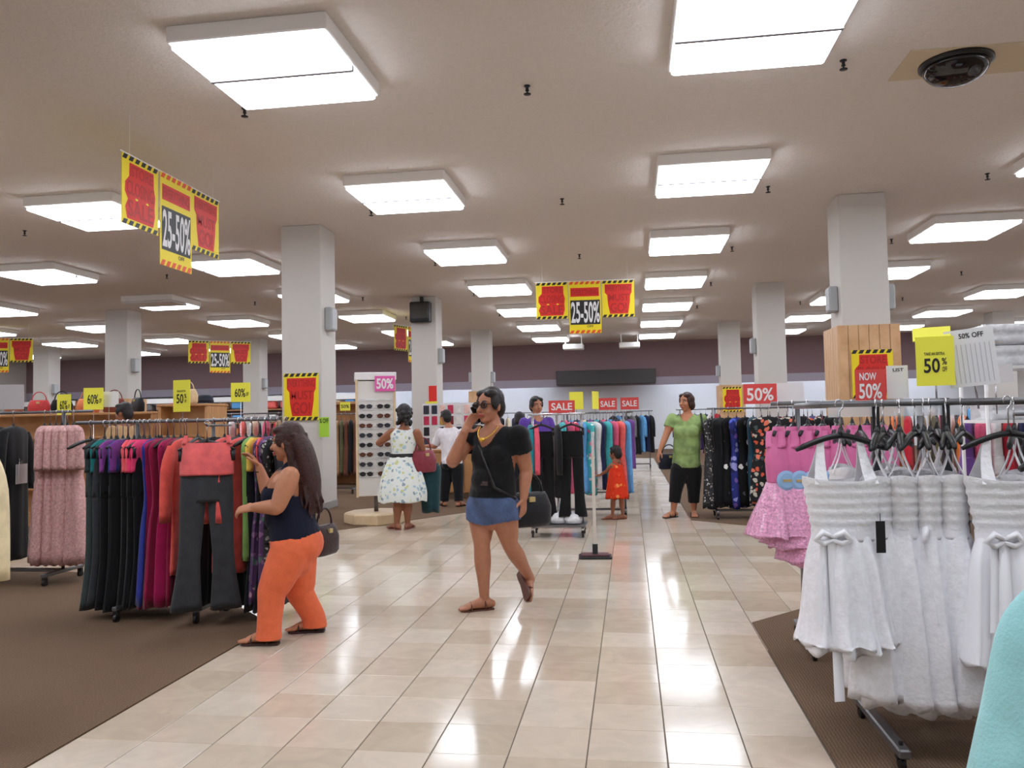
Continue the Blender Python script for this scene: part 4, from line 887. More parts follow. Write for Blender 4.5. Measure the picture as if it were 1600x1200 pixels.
def foot(b, ankle, toe_dir, up, s=1., L=.215):
    d = V(toe_dir).normalized(); u = V(up); u = (u-d*u.dot(d)).normalized(); w_ = d.cross(u); sole = ankle-u*.07*s
    b.t([sole-d*.05*s+u*.032*s, sole+u*.042*s, sole+d*.07*s+u*.034*s, sole+d*(L-.085)*s+u*.02*s], [(.03*s, .03*s), (.033*s, .042*s), (.037*s, .032*s), (.043*s, .019*s)], w_)
    for i in range(5):
        o_ = (-.034+.017*i)*s; ln = (.062-.004*abs(i-1.2)*2)*s; st = sole+d*(L-.09)*s+w_*o_+u*.014*s; b.t([st, st+d*ln*.6, st+d*ln-u*.003*s], [.0115*s, .011*s, .0095*s], w_, 2)
    return sole, d, u, w_
def sandal(parent, fo, m, s=1., strap=True, L=.215):
    sole, d, u, w_ = fo; n = 20; v, f = [], []
    prof = [(-.065, .022), (-.06, .03), (-.02, .034), (.03, .03), (.08, .036), (.12, .045), (.15, .044), (.165, .034), (.172, .02)]
    left = [(x*s, y*s) for x, y in prof]; out = left+[(x, -y) for x, y in reversed(left)]
    v = [sole+d*x+w_*y+u*.002 for x, y in out]+[sole+d*x+w_*y-u*.016 for x, y in out]; k = len(out)
    f = [tuple(range(k)), tuple(reversed(range(k, 2*k)))]+[(i, k+i, k+(i+1) % k, (i+1) % k) for i in range(k)]
    o = mesh('sandal', v, f, m, parent)
    if strap:
        for x, h, wd_ in ((.1, .05, .046), (.0, .08, .038)):
            MB().tube([sole+d*(x*s)+w_*(wd_*s*cos(a))+u*((h*s)*sin(a)) for a in [pi*q/10 for q in range(11)]], .006*s, 6).out('strap', m, o, True)
    return o
def head(b, c, hf, hu, s=1.):
    hf = V(hf).normalized(); hu = V(hu); hu = (hu-hf*hu.dot(hf)).normalized(); hr = hf.cross(hu); fr = (hr, hf, hu); S = s
    P = lambda r, f, u: c+hr*r*S+hf*f*S+hu*u*S
    b.e(P(0, -.012, .025), (.074*S, .09*S, .092*S), fr); b.e(P(0, .02, -.035), (.06*S, .068*S, .078*S), fr); b.e(P(0, .05, -.088), (.034*S, .032*S, .024*S), fr)
    for q in (-1, 1):
        b.e(P(q*.034, .055, -.03), (.026*S, .03*S, .03*S), fr); b.e(P(q*.074, -.005, -.008), (.01*S, .02*S, .033*S), fr); b.e(P(q*.03, .068, .026), (.026*S, .014*S, .011*S), fr)
    b.t([P(0, .078, .018), P(0, .092, -.005), P(0, .104, -.024)], [.009*S, .011*S, .0155*S], hr, 2)
    b.e(P(0, .084, -.058), (.024*S, .012*S, .012*S), fr)
    return P, fr
def face(root, P, s, fr, hair_m):
    E = mat('eye_white', (188, 178, 168), .4); I = mat('eye_iris', (40, 24, 16), .2); lipm = mat('lips', (176, 84, 76), .45)
    for q in (-1, 1):
        for nm, m, r, f in (('eye', E, .0105, .0745), ('iris', I, .0066, .0815)):
            b = Blob().e(P(q*.031, f, .008), (r*s, r*s*.8, r*s*.75), fr); v, fc = [], []
            mb = MB(); c = P(q*.031, f, .008); n = 10
            for i in range(1, 6):
                for j in range(n): th, ph = pi*i/6, 2*pi*j/n; v.append(c+fr[0]*(r*s*sin(th)*cos(ph))+fr[1]*(r*s*.8*sin(th)*sin(ph))+fr[2]*(r*s*.75*cos(th)))
            for i in range(4):
                for j in range(n): fc.append((i*n+j, i*n+n+j, i*n+n+(j+1) % n, i*n+(j+1) % n))
            fc += [tuple(range(n)), tuple(range(4*n, 5*n))]
            mesh(nm, v, fc, m, root, True)
        MB().tube([P(q*.014, .086, .03), P(q*.032, .084, .036), P(q*.052, .066, .03)], [.004*s, .0045*s, .003*s], 6).out('eyebrow', hair_m, root, True)
    MB().tube([P(-.024, .083, -.058), P(-.01, .096, -.054), P(0, .098, -.056), P(.01, .096, -.054), P(.024, .083, -.058)], [.003*s, .006*s, .006*s, .006*s, .003*s], 6).out('upper_lip', lipm, root, True)
    MB().tube([P(-.022, .084, -.06), P(0, .097, -.067), P(.022, .084, -.06)], [.003*s, .007*s, .003*s], 6).out('lower_lip', lipm, root, True)
def hairmat(name, c): return mat(name, c, .45, var=.3, scale=60, bump=.6, bscale=90, spec=.4)
def haircap(b, P, fr, s, puff=0.):
    b.e(P(0, -.026, .04), ((.08+puff)*s, (.088+puff)*s, (.088+puff)*s), fr); b.e(P(0, -.06, -.01), ((.072+puff)*s, (.055+puff)*s, (.085+puff)*s), fr)
    b.e(P(-.036, .018, .08), (.045*s, .05*s, .03*s), fr); b.e(P(.036, .018, .08), (.045*s, .05*s, .03*s), fr); b.e(P(-.068, .012, .02), (.018*s, .04*s, .05*s), fr); b.e(P(.068, .012, .02), (.018*s, .04*s, .05*s), fr)
def strands(b, root_pts, ends, n, r, wob, rnd):
    for i in range(n):
        a = rnd.choice(root_pts); e = rnd.choice(ends); a = V(a)+V([rnd.uniform(-.02, .02) for _ in range(3)]); e = V(e)+V([rnd.uniform(-.035, .035) for _ in range(3)]); pts = []; ph = rnd.uniform(0, 6.28)
        for q in range(7):
            t = q/6; p = a.lerp(e, t); p = p+V((sin(ph+t*7)*wob, cos(ph+t*6)*wob, 0))*t; pts.append(p)
        b.t(pts, [r*1.2, r*1.3, r*1.3, r*1.2, r*1.1, r*.9, r*.5], None, 2)
def torso(b, pel, chest, neck, right, fwd, W):
    """W: hip, waist, chest half width and depth, bust, glute sizes"""
    up = (chest-pel).normalized(); u2 = (neck-chest).normalized(); ln = (chest-pel).length
    b.t([pel-up*.11, pel-up*.03, pel+up*.05, pel.lerp(chest, .5), pel.lerp(chest, .8), chest, chest.lerp(neck, .45), chest.lerp(neck, .8), neck],
        [(W['hip'][0]*.78, W['hip'][1]*.78), W['hip'], (W['hip'][0]*.96, W['hip'][1]*.96), W['waist'], (W['chest'][0]*.95, W['chest'][1]*.98), W['chest'], (W['chest'][0]*1.08, W['chest'][1]*.85), (W['chest'][0]*.78, W['chest'][1]*.6), (.062, .06)], right)
    fr = (right, fwd, Z)
    if W.get('bust'):
        r = W['bust']
        b.e(chest+fwd*W['chest'][1]*.6-up*.025, (W['chest'][0]*.86, r*.92, r*1.05), fr); b.e(chest+fwd*W['chest'][1]*.45-up*.08, (W['chest'][0]*.84, r*.9, r*1.2), fr)
        for q in (-1, 1): b.e(chest+right*q*W['chest'][0]*.48+fwd*W['chest'][1]*.56-up*.02, (r, r*.95, r*1.0), fr)
    if W.get('glute'):
        r = W['glute']
        for q in (-1, 1): b.e(pel+right*q*W['hip'][0]*.46-fwd*W['hip'][1]*.55-up*.05, (r, r, r*1.05), fr)
    if W.get('belly'): b.e(pel.lerp(chest, .36)+fwd*W['waist'][1]*.55, (W['waist'][0]*.8, W['belly'], W['belly']*1.2), fr)
def arm(b, sh, el, wr, r, side=None):
    b.t([sh-(el-sh)*.05, sh.lerp(el, .2), sh.lerp(el, .6), el, el.lerp(wr, .3), wr], [r*1.02, r*1.1, r*.96, r*.8, r*.78, r*.5], side)
def leg(b, hip, kn, an, r, side=None):
    back = V((0, 0, 0)); b.t([hip, hip.lerp(kn, .35), hip.lerp(kn, .75), kn, kn.lerp(an, .3), kn.lerp(an, .65), an], [r*1.12, r*1.05, r*.82, r*.66, r*.68, r*.5, r*.38], side)
def person(label, group=None):
    o = empty('person'); return o
def finish(root_mesh, label): return tag(root_mesh, label, 'person')
rnd = random.Random(5)
def hem(a, b_, t, r): return (a.lerp(b_, t), (b_-a).normalized(), r)
def above_neck(chest, neck, fwd, right, depth, halfw, zt):
    """scoop neckline: everything over a U between the shoulders is open"""
    def f(c):
        d = c-neck; x = d.dot(right); h = d.z; q = d.dot(fwd)
        lim = zt-(depth if q > 0 else depth*.35)*max(0, 1-(x/halfw)**2)
        return h > lim and abs(x) < halfw*1.02
    return f

# ---- woman on the phone, walking
SK1 = skin('skin_warm', (176, 120, 92)); H_BLK = hairmat('hair_black', (26, 20, 20)); H_BRN = hairmat('hair_brown', (58, 30, 26)); SK2 = skin('skin_tan', (186, 126, 94)); SK3 = skin('skin_deep', (150, 96, 70))
Y = 5.55; fwd = horiz(V((-.42, -.9, 0))); rt = V((fwd.y, -fwd.x, 0))
pel, chest, neck = at(770, 782, Y), at(774, 705, Y), at(770, 664, Y)
shR, shL = at(739, 679, Y+.07), at(810, 681, Y-.07)
elR, wrR = at(706, 722, Y-.1), at(727, 672, Y-.16); elL, wrL = at(822, 735, Y+.02), at(818, 778, Y-.03)
hpR, hpL = at(753, 795, Y+.05), at(786, 795, Y-.04); knR, knL = at(753, 852, Y+.0), at(797, 850, Y+.05)
anR, anL = at(757, 936, Y+.02), at(829, 905, Y+.42)
anR.z = .078
b = Blob(); W1 = dict(hip=(.168, .125), waist=(.152, .118), chest=(.165, .118), bust=.068, glute=.085, belly=.085)
torso(b, pel, chest, neck, rt, fwd, dict(W1, glute=0, bust=.06, belly=.07))
hc = at(765, 634, Y-.02); hf = horiz(V((-.55, -.83, 0))); hf = (hf-Z*.06).normalized()
b.t([neck-Z*.03, neck+Z*.03, hc-Z*.05], [.06, .052, .05], rt)
P1, fr1 = head(b, hc, hf, Z, 1.06)
arm(b, shR, elR, wrR, .056); arm(b, shL, elL, wrL, .058)
ear = P1(.09, .0, -.01)
hand(b, wrR, (ear-wrR)+Z*.03, (fr1[0]*-1+fwd*.2), -fwd, .98, .35); hand(b, wrL, V((-.03, -.02, -1)), -rt*-1, fwd, .98, .5)
leg(b, hpR, knR, anR, .088, rt); leg(b, hpL, knL, anL, .088, rt)
fR = foot(b, anR, V((-.9, -.4, 0)), Z, 1.0); tdL = at(842, 940, Y+.3)-anL; fL = foot(b, anL, tdL, V((.5, .8, .25)), 1.0)
body = b.mesh('person', SK1, None, .006, 0, 3); finish(body, 'woman in a black T-shirt and denim shorts walking while phoning')
face(body, P1, 1.06, fr1, H_BLK)
hb = Blob(); haircap(hb, P1, fr1, 1.06, .002); hb.e(P1(.02, -.1, .06), (.045, .04, .045), fr1); hb.mesh('hair', H_BLK, body, .007, 0, 3)
sg = MB()
for q in (-1, 1): sg.tube([P1(q*.034+.027*cos(a), .093, .008+.02*sin(a)) for a in [2*pi*k/12 for k in range(13)]], .0035, 6); sg.tube([P1(q*.06, .088, .014), P1(q*.078, .04, .012), P1(q*.08, -.01, .006)], .003, 6)
sg.tube([P1(-.008, .096, .012), P1(.008, .096, .012)], .003, 6); go = sg.out('glasses', M_BLACK, body, True)
for q in (-1, 1): mesh('glass_lens', [P1(q*.034+.027*cos(2*pi*k/12), .0925, .008+.02*sin(2*pi*k/12)) for k in range(12)], [tuple(range(12))], mat('brown_lens', (60, 40, 34), .15, alpha=.75), go)
M_TEE = fabric((18, 18, 20), .85, .1, .05)
tb = Blob(); W1s = dict(W1); torso(tb, pel+Z*.03, chest, neck, rt, fwd, W1)
tb.t([shR-rt*.05, shR.lerp(elR, .12), shR.lerp(elR, .5)], [.056, .062, .064]); tb.e(shR, (.066, .066, .062), (rt, fwd, Z)); tb.e(shL, (.068, .068, .064), (rt, fwd, Z)); tb.t([shL+rt*.05, shL.lerp(elL, .12), shL.lerp(elL, .5)], [.056, .062, .066])
tb.mesh('t_shirt', M_TEE, body, .007, .014, 16, above_neck(chest, neck, fwd, rt, .14, .105, -.005), planes=[hem(shR, elR, .44, .1), hem(shL, elL, .44, .1), (pel+Z*.03, -Z, .3)])
M_DENIM = mat('denim', (74, 92, 128), .85, var=.25, scale=14, bump=.4, bscale=120)
sb = Blob(); sb.t([pel-Z*.12, pel-Z*.03, pel+Z*.06], [(.14, .1), (.168, .125), (.16, .12)], rt)
for h_, k_ in ((hpR, knR), (hpL, knL)): sb.t([h_+Z*.02, h_.lerp(k_, .2), h_.lerp(k_, .4), h_.lerp(k_, .6)], [.106, .106, .103, .103], rt)
for q in (-1, 1): sb.e(pel+rt*q*.077-fwd*.07-Z*.05, (.085, .085, .09), (rt, fwd, Z))
sh = sb.mesh('denim_shorts', M_DENIM, body, .007, .008, 4, lambda c: c.z < at(770, 820, Y).z+.03*abs((c-pel).dot(rt))/.15)
nk = []
for k in range(15): a = pi*k/14; nk.append(neck+rt*(.075*cos(a))+fwd*(.045+.085*sin(a))-Z*(.01+.085*sin(a)))
ne = MB().tube(nk, .0045, 6).out('necklace', mat('gold', (226, 180, 70), .3, metal=.8), body, True); MB().add(lathe([(.004, -.016), (.022, -.006), (.022, .006), (.004, .016)], 10, neck+fwd*.135-Z*.1)).out('pendant', mat('gold', (0, 0, 0)), ne, True)
MB().box(chest.lerp(pel, .62)+fwd*.155+rt*-.03, (.06, .012, .03), atan2(rt.y, rt.x)).out('belt_buckle', M_CHROME, body)
MB().tube([shR+Z*.055, chest+fwd*.14+rt*.02, pel.lerp(chest, .3)+fwd*.135-rt*.1, pel-rt*.19+Z*.02], [.012]*4, 6).out('bag_strap', M_BLACK, body, True)
sandal(body, fR, mat('sandal_brown', (96, 56, 44), .5), 1.0); sandal(body, fL, mat('sandal_brown', (0, 0, 0)), 1.0)
hd_ = (ear-wrR).normalized(); ph = MB().box((0, 0, 0), (.062, .011, .125), 0, .003).out('mobile_phone', M_BLACK); ph.location = wrR+(ear-wrR)*.72+fr1[0]*-.012; ph.rotation_euler = (radians(12), radians(25), atan2(fr1[0].y, fr1[0].x)+pi/2); tag(ph, 'dark mobile phone held to the ear of the woman walking', 'phone')
mesh('screen', *boxvf((0, -.0058, 0), (.055, .001, .11)), mat('phone_glass', (10, 10, 14), .1), ph)
bg = handbag(at(826, 822, Y+.2), radians(35), (30, 30, 33), 1.15, 'black handbag hanging at the hip of the woman in denim shorts', None, True)

# ---- woman in orange trousers searching the rack
Y = 4.78; fwd = horiz(V((-1, -.12, 0))); rt = V((fwd.y, -fwd.x, 0))
pel, chest, neck = at(459, 842, Y), at(449, 768, Y), at(456, 733, Y+.01)
shL, shR = at(452, 746, Y-.17), at(444, 743, Y+.16); elL, wrL = at(433, 792, Y-.22), at(397, 793, Y-.16); elR, wrR = at(418, 770, Y+.22), at(405, 730, Y+.22)
hpL, hpR = at(455, 858, Y-.08), at(464, 858, Y+.08); knL, knR = at(425, 925, Y-.14), at(469, 925, Y+.1); anL, anR = at(420, 995, Y-.17), at(492, 975, Y+.13)
anL.z = .08; anR.z = .08
b = Blob(); W2 = dict(hip=(.168, .135), waist=(.15, .122), chest=(.158, .122), bust=.066, glute=.098, belly=.08)
torso(b, pel, chest, neck, rt, fwd, dict(W2, glute=0, bust=.06))
hc = at(449, 691, Y+.0); hf = (fwd-Z*.12+V((0, .1, 0))).normalized()
b.t([neck-Z*.03, neck+Z*.03, hc-Z*.05-hf*.02], [.058, .05, .048], rt); P2, fr2 = head(b, hc, hf, Z, 1.0)
arm(b, shL, elL, wrL, .058); arm(b, shR, elR, wrR, .054)
hand(b, wrL, V((-1, -.1, -.12)), V((.0, .5, -.8)), Z, .95, .75); hand(b, wrR, V((-.55, 0, .8)), V((-.7, -.3, -.3)), -rt, .95, .6)
leg(b, hpL, knL, anL, .095, rt); leg(b, hpR, knR, anR, .095, rt); fL = foot(b, anL, V((-1, -.1, 0)), Z, .96); fR = foot(b, anR, V((-.95, -.2, 0)), Z, .96)
body = b.mesh('person', SK2, None, .006, 0, 3); finish(body, 'woman in bright orange trousers and a navy vest searching the trouser rack'); face(body, P2, 1., fr2, H_BRN)
hb = Blob(); haircap(hb, P2, fr2, 1.02, .004)
base = [P2(x, y, z) for x, y, z in ((-.05, -.06, .03), (.05, -.06, .03), (0, -.1, .02), (-.06, -.03, -.02), (.06, -.03, -.02), (0, -.09, -.05))]
ends = [neck-fwd*(.1+.05*k)-Z*(.24+.03*j)+rt*(.07*i) for i in (-1, 0, 1) for k in (0, 1) for j in (0, 1, 2)]
hb.t([P2(0, -.06, .03), P2(0, -.1, -.06), neck-fwd*.12-Z*.08, neck-fwd*.13-Z*.25], [(.075, .05), (.088, .06), (.1, .062), (.06, .035)], rt)
strands(hb, base, ends, 46, .012, .016, rnd); hb.mesh('long_hair', H_BRN, body, .007, 0, 2)
tb = Blob(); torso(tb, pel+Z*.05, chest, neck, rt, fwd, dict(W2, glute=0)); tb.e(pel-fwd*.03+Z*.03, (.16, .12, .1), (rt, fwd, Z))
tb.mesh('vest', fabric((22, 26, 44), .85, .1, .05), body, .007, .013, 8, lambda c: (c.z > chest.z+.035-(.05 if (c-neck).dot(fwd) < -.02 else 0) and not (.05 < abs((c-neck).dot(rt)) < .085)) or c.z < pel.z-.005-.28*(c-pel).dot(fwd))
M_ORANGE = fabric((228, 110, 70), .8, .06, .1)
pb = Blob(); pb.t([pel-Z*.13, pel-Z*.03, pel+Z*.075], [(.14, .11), (.168, .135), (.155, .124)], rt)
pb.e(pel-fwd*.06-Z*.03, (.165, .115, .12), (rt, fwd, Z))
for h_, k_, a_ in ((hpL, knL, anL), (hpR, knR, anR)): pb.t([h_, h_.lerp(k_, .35), h_.lerp(k_, .8), k_, k_.lerp(a_, .4), a_+(k_-a_)*.12, a_-Z*.05], [.116, .108, .092, .08, .07, .066, .07], rt)
pb.mesh('orange_trousers', M_ORANGE, body, .007, .008, 8, lambda c: c.z < .035 or c.z > pel.z+.045-.28*(c-pel).dot(fwd))
MB().tube([wrR+V((.03*cos(a), .03*sin(a), -.03)) for a in [2*pi*k/10 for k in range(11)]], .004, 5).out('bracelet', M_BLACK, body, True)
for q in (fL, fR): sandal(body, q, mat('sandal_dark', (60, 36, 32), .5), .96)
handbag(at(507, 866, Y+.22), radians(80), (56, 36, 36), .9, 'dark brown handbag behind the woman in orange trousers')

# ---- woman in the floral dress with her back turned
Y = 9.62; fwd = horiz(V((-.45, .9, 0))); rt = V((fwd.y, -fwd.x, 0))
pel, chest, neck = at(628, 732, Y), at(631, 690, Y), at(632, 668, Y)
shL, shR = at(612, 676, Y-.02), at(652, 677, Y); elL, wrL = at(592, 692, Y+.05), at(602, 688, Y+.28); elR, wrR = at(660, 702, Y+.1), at(650, 702, Y+.33)
hpL, hpR = at(619, 745, Y), at(638, 745, Y); knL, knR = at(622, 785, Y-.02), at(637, 785, Y+.02); anL, anR = at(620, 818, Y-.02), at(637, 818, Y+.04); anL.z = anR.z = .078
b = Blob(); W3 = dict(hip=(.165, .12), waist=(.135, .105), chest=(.15, .11), bust=.07, glute=.085)
torso(b, pel, chest, neck, rt, fwd, W3); hc = at(631, 648, Y+.02); hf = (fwd-Z*.12).normalized(); b.t([neck-Z*.03, neck+Z*.02, hc-Z*.06], [.056, .05, .048], rt); P3, fr3 = head(b, hc, hf, Z, 1.0)
arm(b, shL, elL, wrL, .052); arm(b, shR, elR, wrR, .05); hand(b, wrL, V((-.1, .9, .35)), V((.6, .2, -.5)), Z, .95, .6); hand(b, wrR, V((-.5, .85, .1)), V((-.8, -.2, -.3)), Z, .95, .6)
leg(b, hpL, knL, anL, .088, rt); leg(b, hpR, knR, anR, .088, rt); fL = foot(b, anL, V((-.6, .5, 0)), Z, .98); fR = foot(b, anR, V((.1, 1, 0)), Z, .98)
body = b.mesh('person', SK3, None, .008, 0, 3); finish(body, 'woman in a pale floral dress looking at the sunglasses tower'); face(body, P3, 1., fr3, H_BLK)
hb = Blob(); haircap(hb, P3, fr3, 1.0, .012)
for i in range(40):
    a, z_ = rnd.uniform(0, 6.28), rnd.uniform(-.13, .08); q = P3(.085*cos(a), -.03+.085*min(sin(a), .25), z_); hb.e(q, (.026, .026, .026), fr3)
hb.mesh('curly_hair', H_BLK, body, .008, 0, 1)
M_FLORAL = print_fabric('pale_floral', (226, 230, 224), [(226, 230, 224), (172, 198, 208), (206, 210, 150), (142, 160, 170)], 23, (.2, .55, .74, .86))
tb = Blob(); torso(tb, pel+Z*.06, chest, neck, rt, fwd, W3); dr = tb.mesh('dress_bodice', M_FLORAL, body, .008, .01, 10, above_neck(chest, neck, fwd, rt, .07, .1, -.005))
wz = pel.z+.16; v, f = cloth([(wz, .15, .12, .004, 0), (wz-.1, .2, .165, .012, 0), (wz-.26, .26, .215, .022, 0), (wz-.44, .3, .25, .026, 0), (wz-.56, .3, .25, .026, 0)], 56, 18, 6, 1.)
Rm = Matrix(((rt.x, fwd.x, 0), (rt.y, fwd.y, 0), (0, 0, 1))); v = [Rm@V(q)+V((pel.x, pel.y, 0)) for q in v]; mesh('dress_skirt', v, f, M_FLORAL, body, True)
v, f = cloth([(wz+.025, .155, .125, .0, 0), (wz-.02, .16, .13, .0, 0)], 40, 4, 1, 0.); mesh('belt', [Rm@V(q)+V((pel.x, pel.y, 0)) for q in v], f, M_BLACK, body, True)
for q in (fL, fR): sandal(body, q, mat('sandal_pink', (150, 90, 84), .5), .98)
handbag(at(662, 738, Y+.12), radians(60), (132, 48, 60), 1.3, 'maroon shoulder bag of the woman in the floral dress')
g = mesh('folded_jacket', *cloth([(.0, .1, .05, .003, 0), (-.05, .14, .07, .01, 0), (-.3, .13, .07, .015, 0), (-.6, .11, .06, .018, 0)], 28, 12, 4), fabric((36, 66, 72)), None, True); g.location = at(672, 726, Y+.28); g.rotation_euler.z = radians(20); tag(g, 'dark teal jacket draped over the arm beside the maroon bag', 'jacket'); mesh('collar', *tubevf([(-.1, 0, .0), (0, -.03, .01), (.1, 0, 0)], .022, 8), fabric((36, 66, 72)), g, True)

# ---- person in the white shirt at the counter
def simple_person(label, pel, chest, neck, hc, fwd, hf, arms, legs, W, sk, hairm, s=1., shirt=None, trousers=None, puff=0., sleeve=.9, shoe=None, vox=.009, hair_long=None, tl=None, sock=True, hem_=1.0, legr=.085, armr=.048):
    rt = V((fwd.y, -fwd.x, 0)); b = Blob(); torso(b, pel, chest, neck, rt, fwd, W); b.t([neck-Z*.03, neck+Z*.02, hc-Z*.06*s], [.056*s, .05*s, .048*s], rt); P, fr = head(b, hc, hf, Z, s)
    for sh_, el_, wr_, d_, n_, t_ in arms: arm(b, sh_, el_, wr_, armr); hand(b, wr_, d_, n_, t_, .98*s, .5)
    ft = []
    for hp_, kn_, an_, td_ in legs: leg(b, hp_, kn_, an_, legr, rt); ft.append(foot(b, an_, td_, Z, s))
    body = b.mesh('person', sk, None, vox, 0, 3); finish(body, label); face(body, P, s, fr, hairm)
    hb = Blob(); haircap(hb, P, fr, s, puff)
    if hair_long:
        for c_, r_ in hair_long(P): hb.e(c_, r_, fr)
    hb.mesh('hair', hairm, body, .008, 0, 2)
    if shirt:
        m_, drop, nd, nw = shirt; tb = Blob(); torso(tb, pel+Z*drop, chest, neck, rt, fwd, W)
        for sh_, el_, wr_, *_r in arms:
            if sleeve <= 1: tb.t([sh_+(sh_-el_)*.05, sh_.lerp(el_, .2), sh_.lerp(el_, sleeve)], [armr*1.1, armr*1.2, armr*1.12])
            else: tb.t([sh_, sh_.lerp(el_, .3), el_, el_.lerp(wr_, .85)], [armr*1.1, armr*1.2, armr*.98, armr*.8])
        tb.mesh('shirt', m_, body, vox, .011, 9, above_neck(chest, neck, fwd, rt, nd, nw, 0.), planes=[(hem(sh_, el_, sleeve-.06, .1) if sleeve <= 1 else hem(el_, wr_, .82, .1)) for sh_, el_, wr_, *_r in arms]+[(pel+Z*(drop-.07), -Z, .4)])
    if trousers:
        pb = Blob(); pb.t([pel-Z*.12, pel-Z*.03, pel+Z*.07], [(W['hip'][0]*.82, W['hip'][1]*.8), W['hip'], (W['hip'][0]*.95, W['hip'][1]*.95)], rt)
        for hp_, kn_, an_, td_ in legs: e_ = kn_.lerp(an_, hem_); pb.t([hp_, hp_.lerp(kn_, .4), kn_, kn_.lerp(e_, .5), e_], [legr*1.2, legr*1.12, legr*.88, legr*.8, legr*.74], rt)
        if W.get('glute'):
            for q in (-1, 1): pb.e(pel+rt*q*W['hip'][0]*.46-fwd*W['hip'][1]*.55-Z*.05, (W['glute'],)*3, (rt, fwd, Z))
        pb.mesh('trousers', trousers, body, vox, .007, 8, planes=[hem(kn_, kn_.lerp(an_, hem_), .97, .11) for hp_, kn_, an_, td_ in legs])
    if shoe:
        for q in ft: sandal(body, q, shoe, s, True)
    return body, P, fr, rt
Y = 12.2; fwd = horiz(V((-.25, 1, 0)))
anL, anR = at(694, 788, Y+.02), at(717, 790, Y-.05); anL.z = anR.z = .08
simple_person('person in a white shirt and black trousers standing at the counter', at(706, 720, Y), at(704, 688, Y), at(701, 667, Y), at(697, 652, Y+.02), fwd, (fwd+V((-.4, 0, -.1))).normalized(),
    ((at(688, 676, Y), at(680, 697, Y+.05), at(665, 697, Y+.12), V((-1, .3, 0)), V((.2, .3, -1)), Z), (at(722, 677, Y), at(729, 702, Y+.05), at(722, 722, Y+.14), V((-.3, .5, -.8)), V((-1, 0, 0)), V((0, 1, 0)))),
    ((at(698, 728, Y), at(696, 760, Y), anL, V((-.4, .8, 0))), (at(714, 728, Y), at(716, 760, Y-.02), anR, V((.3, .8, 0)))), dict(hip=(.155, .115), waist=(.145, .11), chest=(.155, .115), glute=.08), SK1, H_BLK, .98,
    (fabric((224, 218, 222)), .03, .04, .07), fabric((20, 20, 24)), sleeve=.95, shoe=M_BLACK, armr=.05)
# ---- woman in green
Y = 10.85; fwd = horiz(V((-.35, -.93, 0)))
anR, anL = at(1052, 798, Y-.02), at(1084, 800, Y+.05); anL.z = anR.z = .08
M_GREEN = mat('green_blouse', (136, 160, 98), .8, var=.35, scale=9, bump=.3, bscale=60)
gb, gP, gfr, grt = simple_person('woman in a mottled green blouse and black cropped trousers', at(1072, 722, Y), at(1074, 672, Y), at(1074, 646, Y), at(1072, 628, Y-.02), fwd, (fwd+V((-.5, 0, -.08))).normalized(),
    ((at(1050, 655, Y+.03), at(1040, 682, Y-.02), at(1031, 704, Y-.08), V((-.35, -.2, -1)), V((.7, .3, 0)), V((0, -1, 0))), (at(1097, 656, Y), at(1106, 686, Y+.04), at(1104, 712, Y), V((0, -.1, -1)), V((-1, 0, 0)), V((0, -1, 0)))),
    ((at(1062, 732, Y), at(1056, 765, Y-.02), anR, V((-.7, -.7, 0))), (at(1083, 732, Y), at(1084, 765, Y), anL, V((.0, -1, 0)))), dict(hip=(.18, .13), waist=(.172, .13), chest=(.178, .128), bust=.085, glute=.09, belly=.07), SK2, H_BRN, 1.05,
    (M_GREEN, -.0, .1, .09), fabric((20, 20, 22)), sleeve=.55, shoe=M_BLACK, hair_long=lambda P: [(P(q*.07, -.02, z), (.035, .06, .06)) for q in (-1, 1) for z in (-.03, .03)]+[(P(0, -.07, -.05), (.085, .05, .07))], hem_=.62, armr=.055, legr=.092)
MB().tube([at(1095, 646, Y-.05), at(1098, 665, Y-.12), at(1100, 690, Y-.1), at(1106, 716, Y+.05)], .012, 6).out('bag_strap', M_BLACK, gb, True)
handbag(at(1046, 733, Y+.2), radians(20), (34, 38, 52), 1.0, 'dark navy handbag hanging beside the woman in green')
# ---- child in red
Y = 10.6; fwd = horiz(V((-.8, .5, 0))); anL, anR = at(957, 800, Y), at(973, 799, Y+.03); anL.z = anR.z = .055
cb, cP, cfr, crt = simple_person('small child in a red dress reaching for the hanging clothes', at(965, 757, Y), at(964, 735, Y), at(963, 722, Y), at(961, 708, Y), fwd, (fwd-Z*.1).normalized(),
    ((at(955, 728, Y-.04), at(948, 736, Y+.02), at(938, 742, Y+.08), V((-1, .3, -.2)), V((0, .2, -1)), Z), (at(971, 728, Y+.04), at(962, 738, Y+.12), at(952, 742, Y+.18), V((-1, .3, 0)), V((0, .2, -1)), Z)),
    ((at(961, 763, Y), at(958, 782, Y), anL, V((-1, 0, 0))), (at(969, 763, Y), at(971, 782, Y), anR, V((-.8, -.3, 0)))), dict(hip=(.092, .075), waist=(.085, .07), chest=(.088, .07)), SK3, H_BLK, .78, None, None, shoe=mat('child_sandal', (120, 60, 50), .5), puff=.008, armr=.03, legr=.05, vox=.007)
p0 = at(964, 757, Y); wz = p0.z+.26
v, f = cloth([(wz, .085, .075, .003, 0), (wz-.08, .1, .088, .006, 0), (wz-.25, .125, .11, .014, 0), (wz-.44, .15, .13, .02, 0)], 40, 14, 6, 2.); Rm = Matrix(((crt.x, fwd.x, 0), (crt.y, fwd.y, 0), (0, 0, 1)))
mesh('red_dress', [Rm@V(q)+V((p0.x, p0.y, 0)) for q in v], f, print_fabric('red_print', (222, 60, 30), [(222, 60, 30), (235, 90, 40), (214, 50, 26), (240, 150, 80)], 20, (.2, .5, .7, .92)), cb, True)
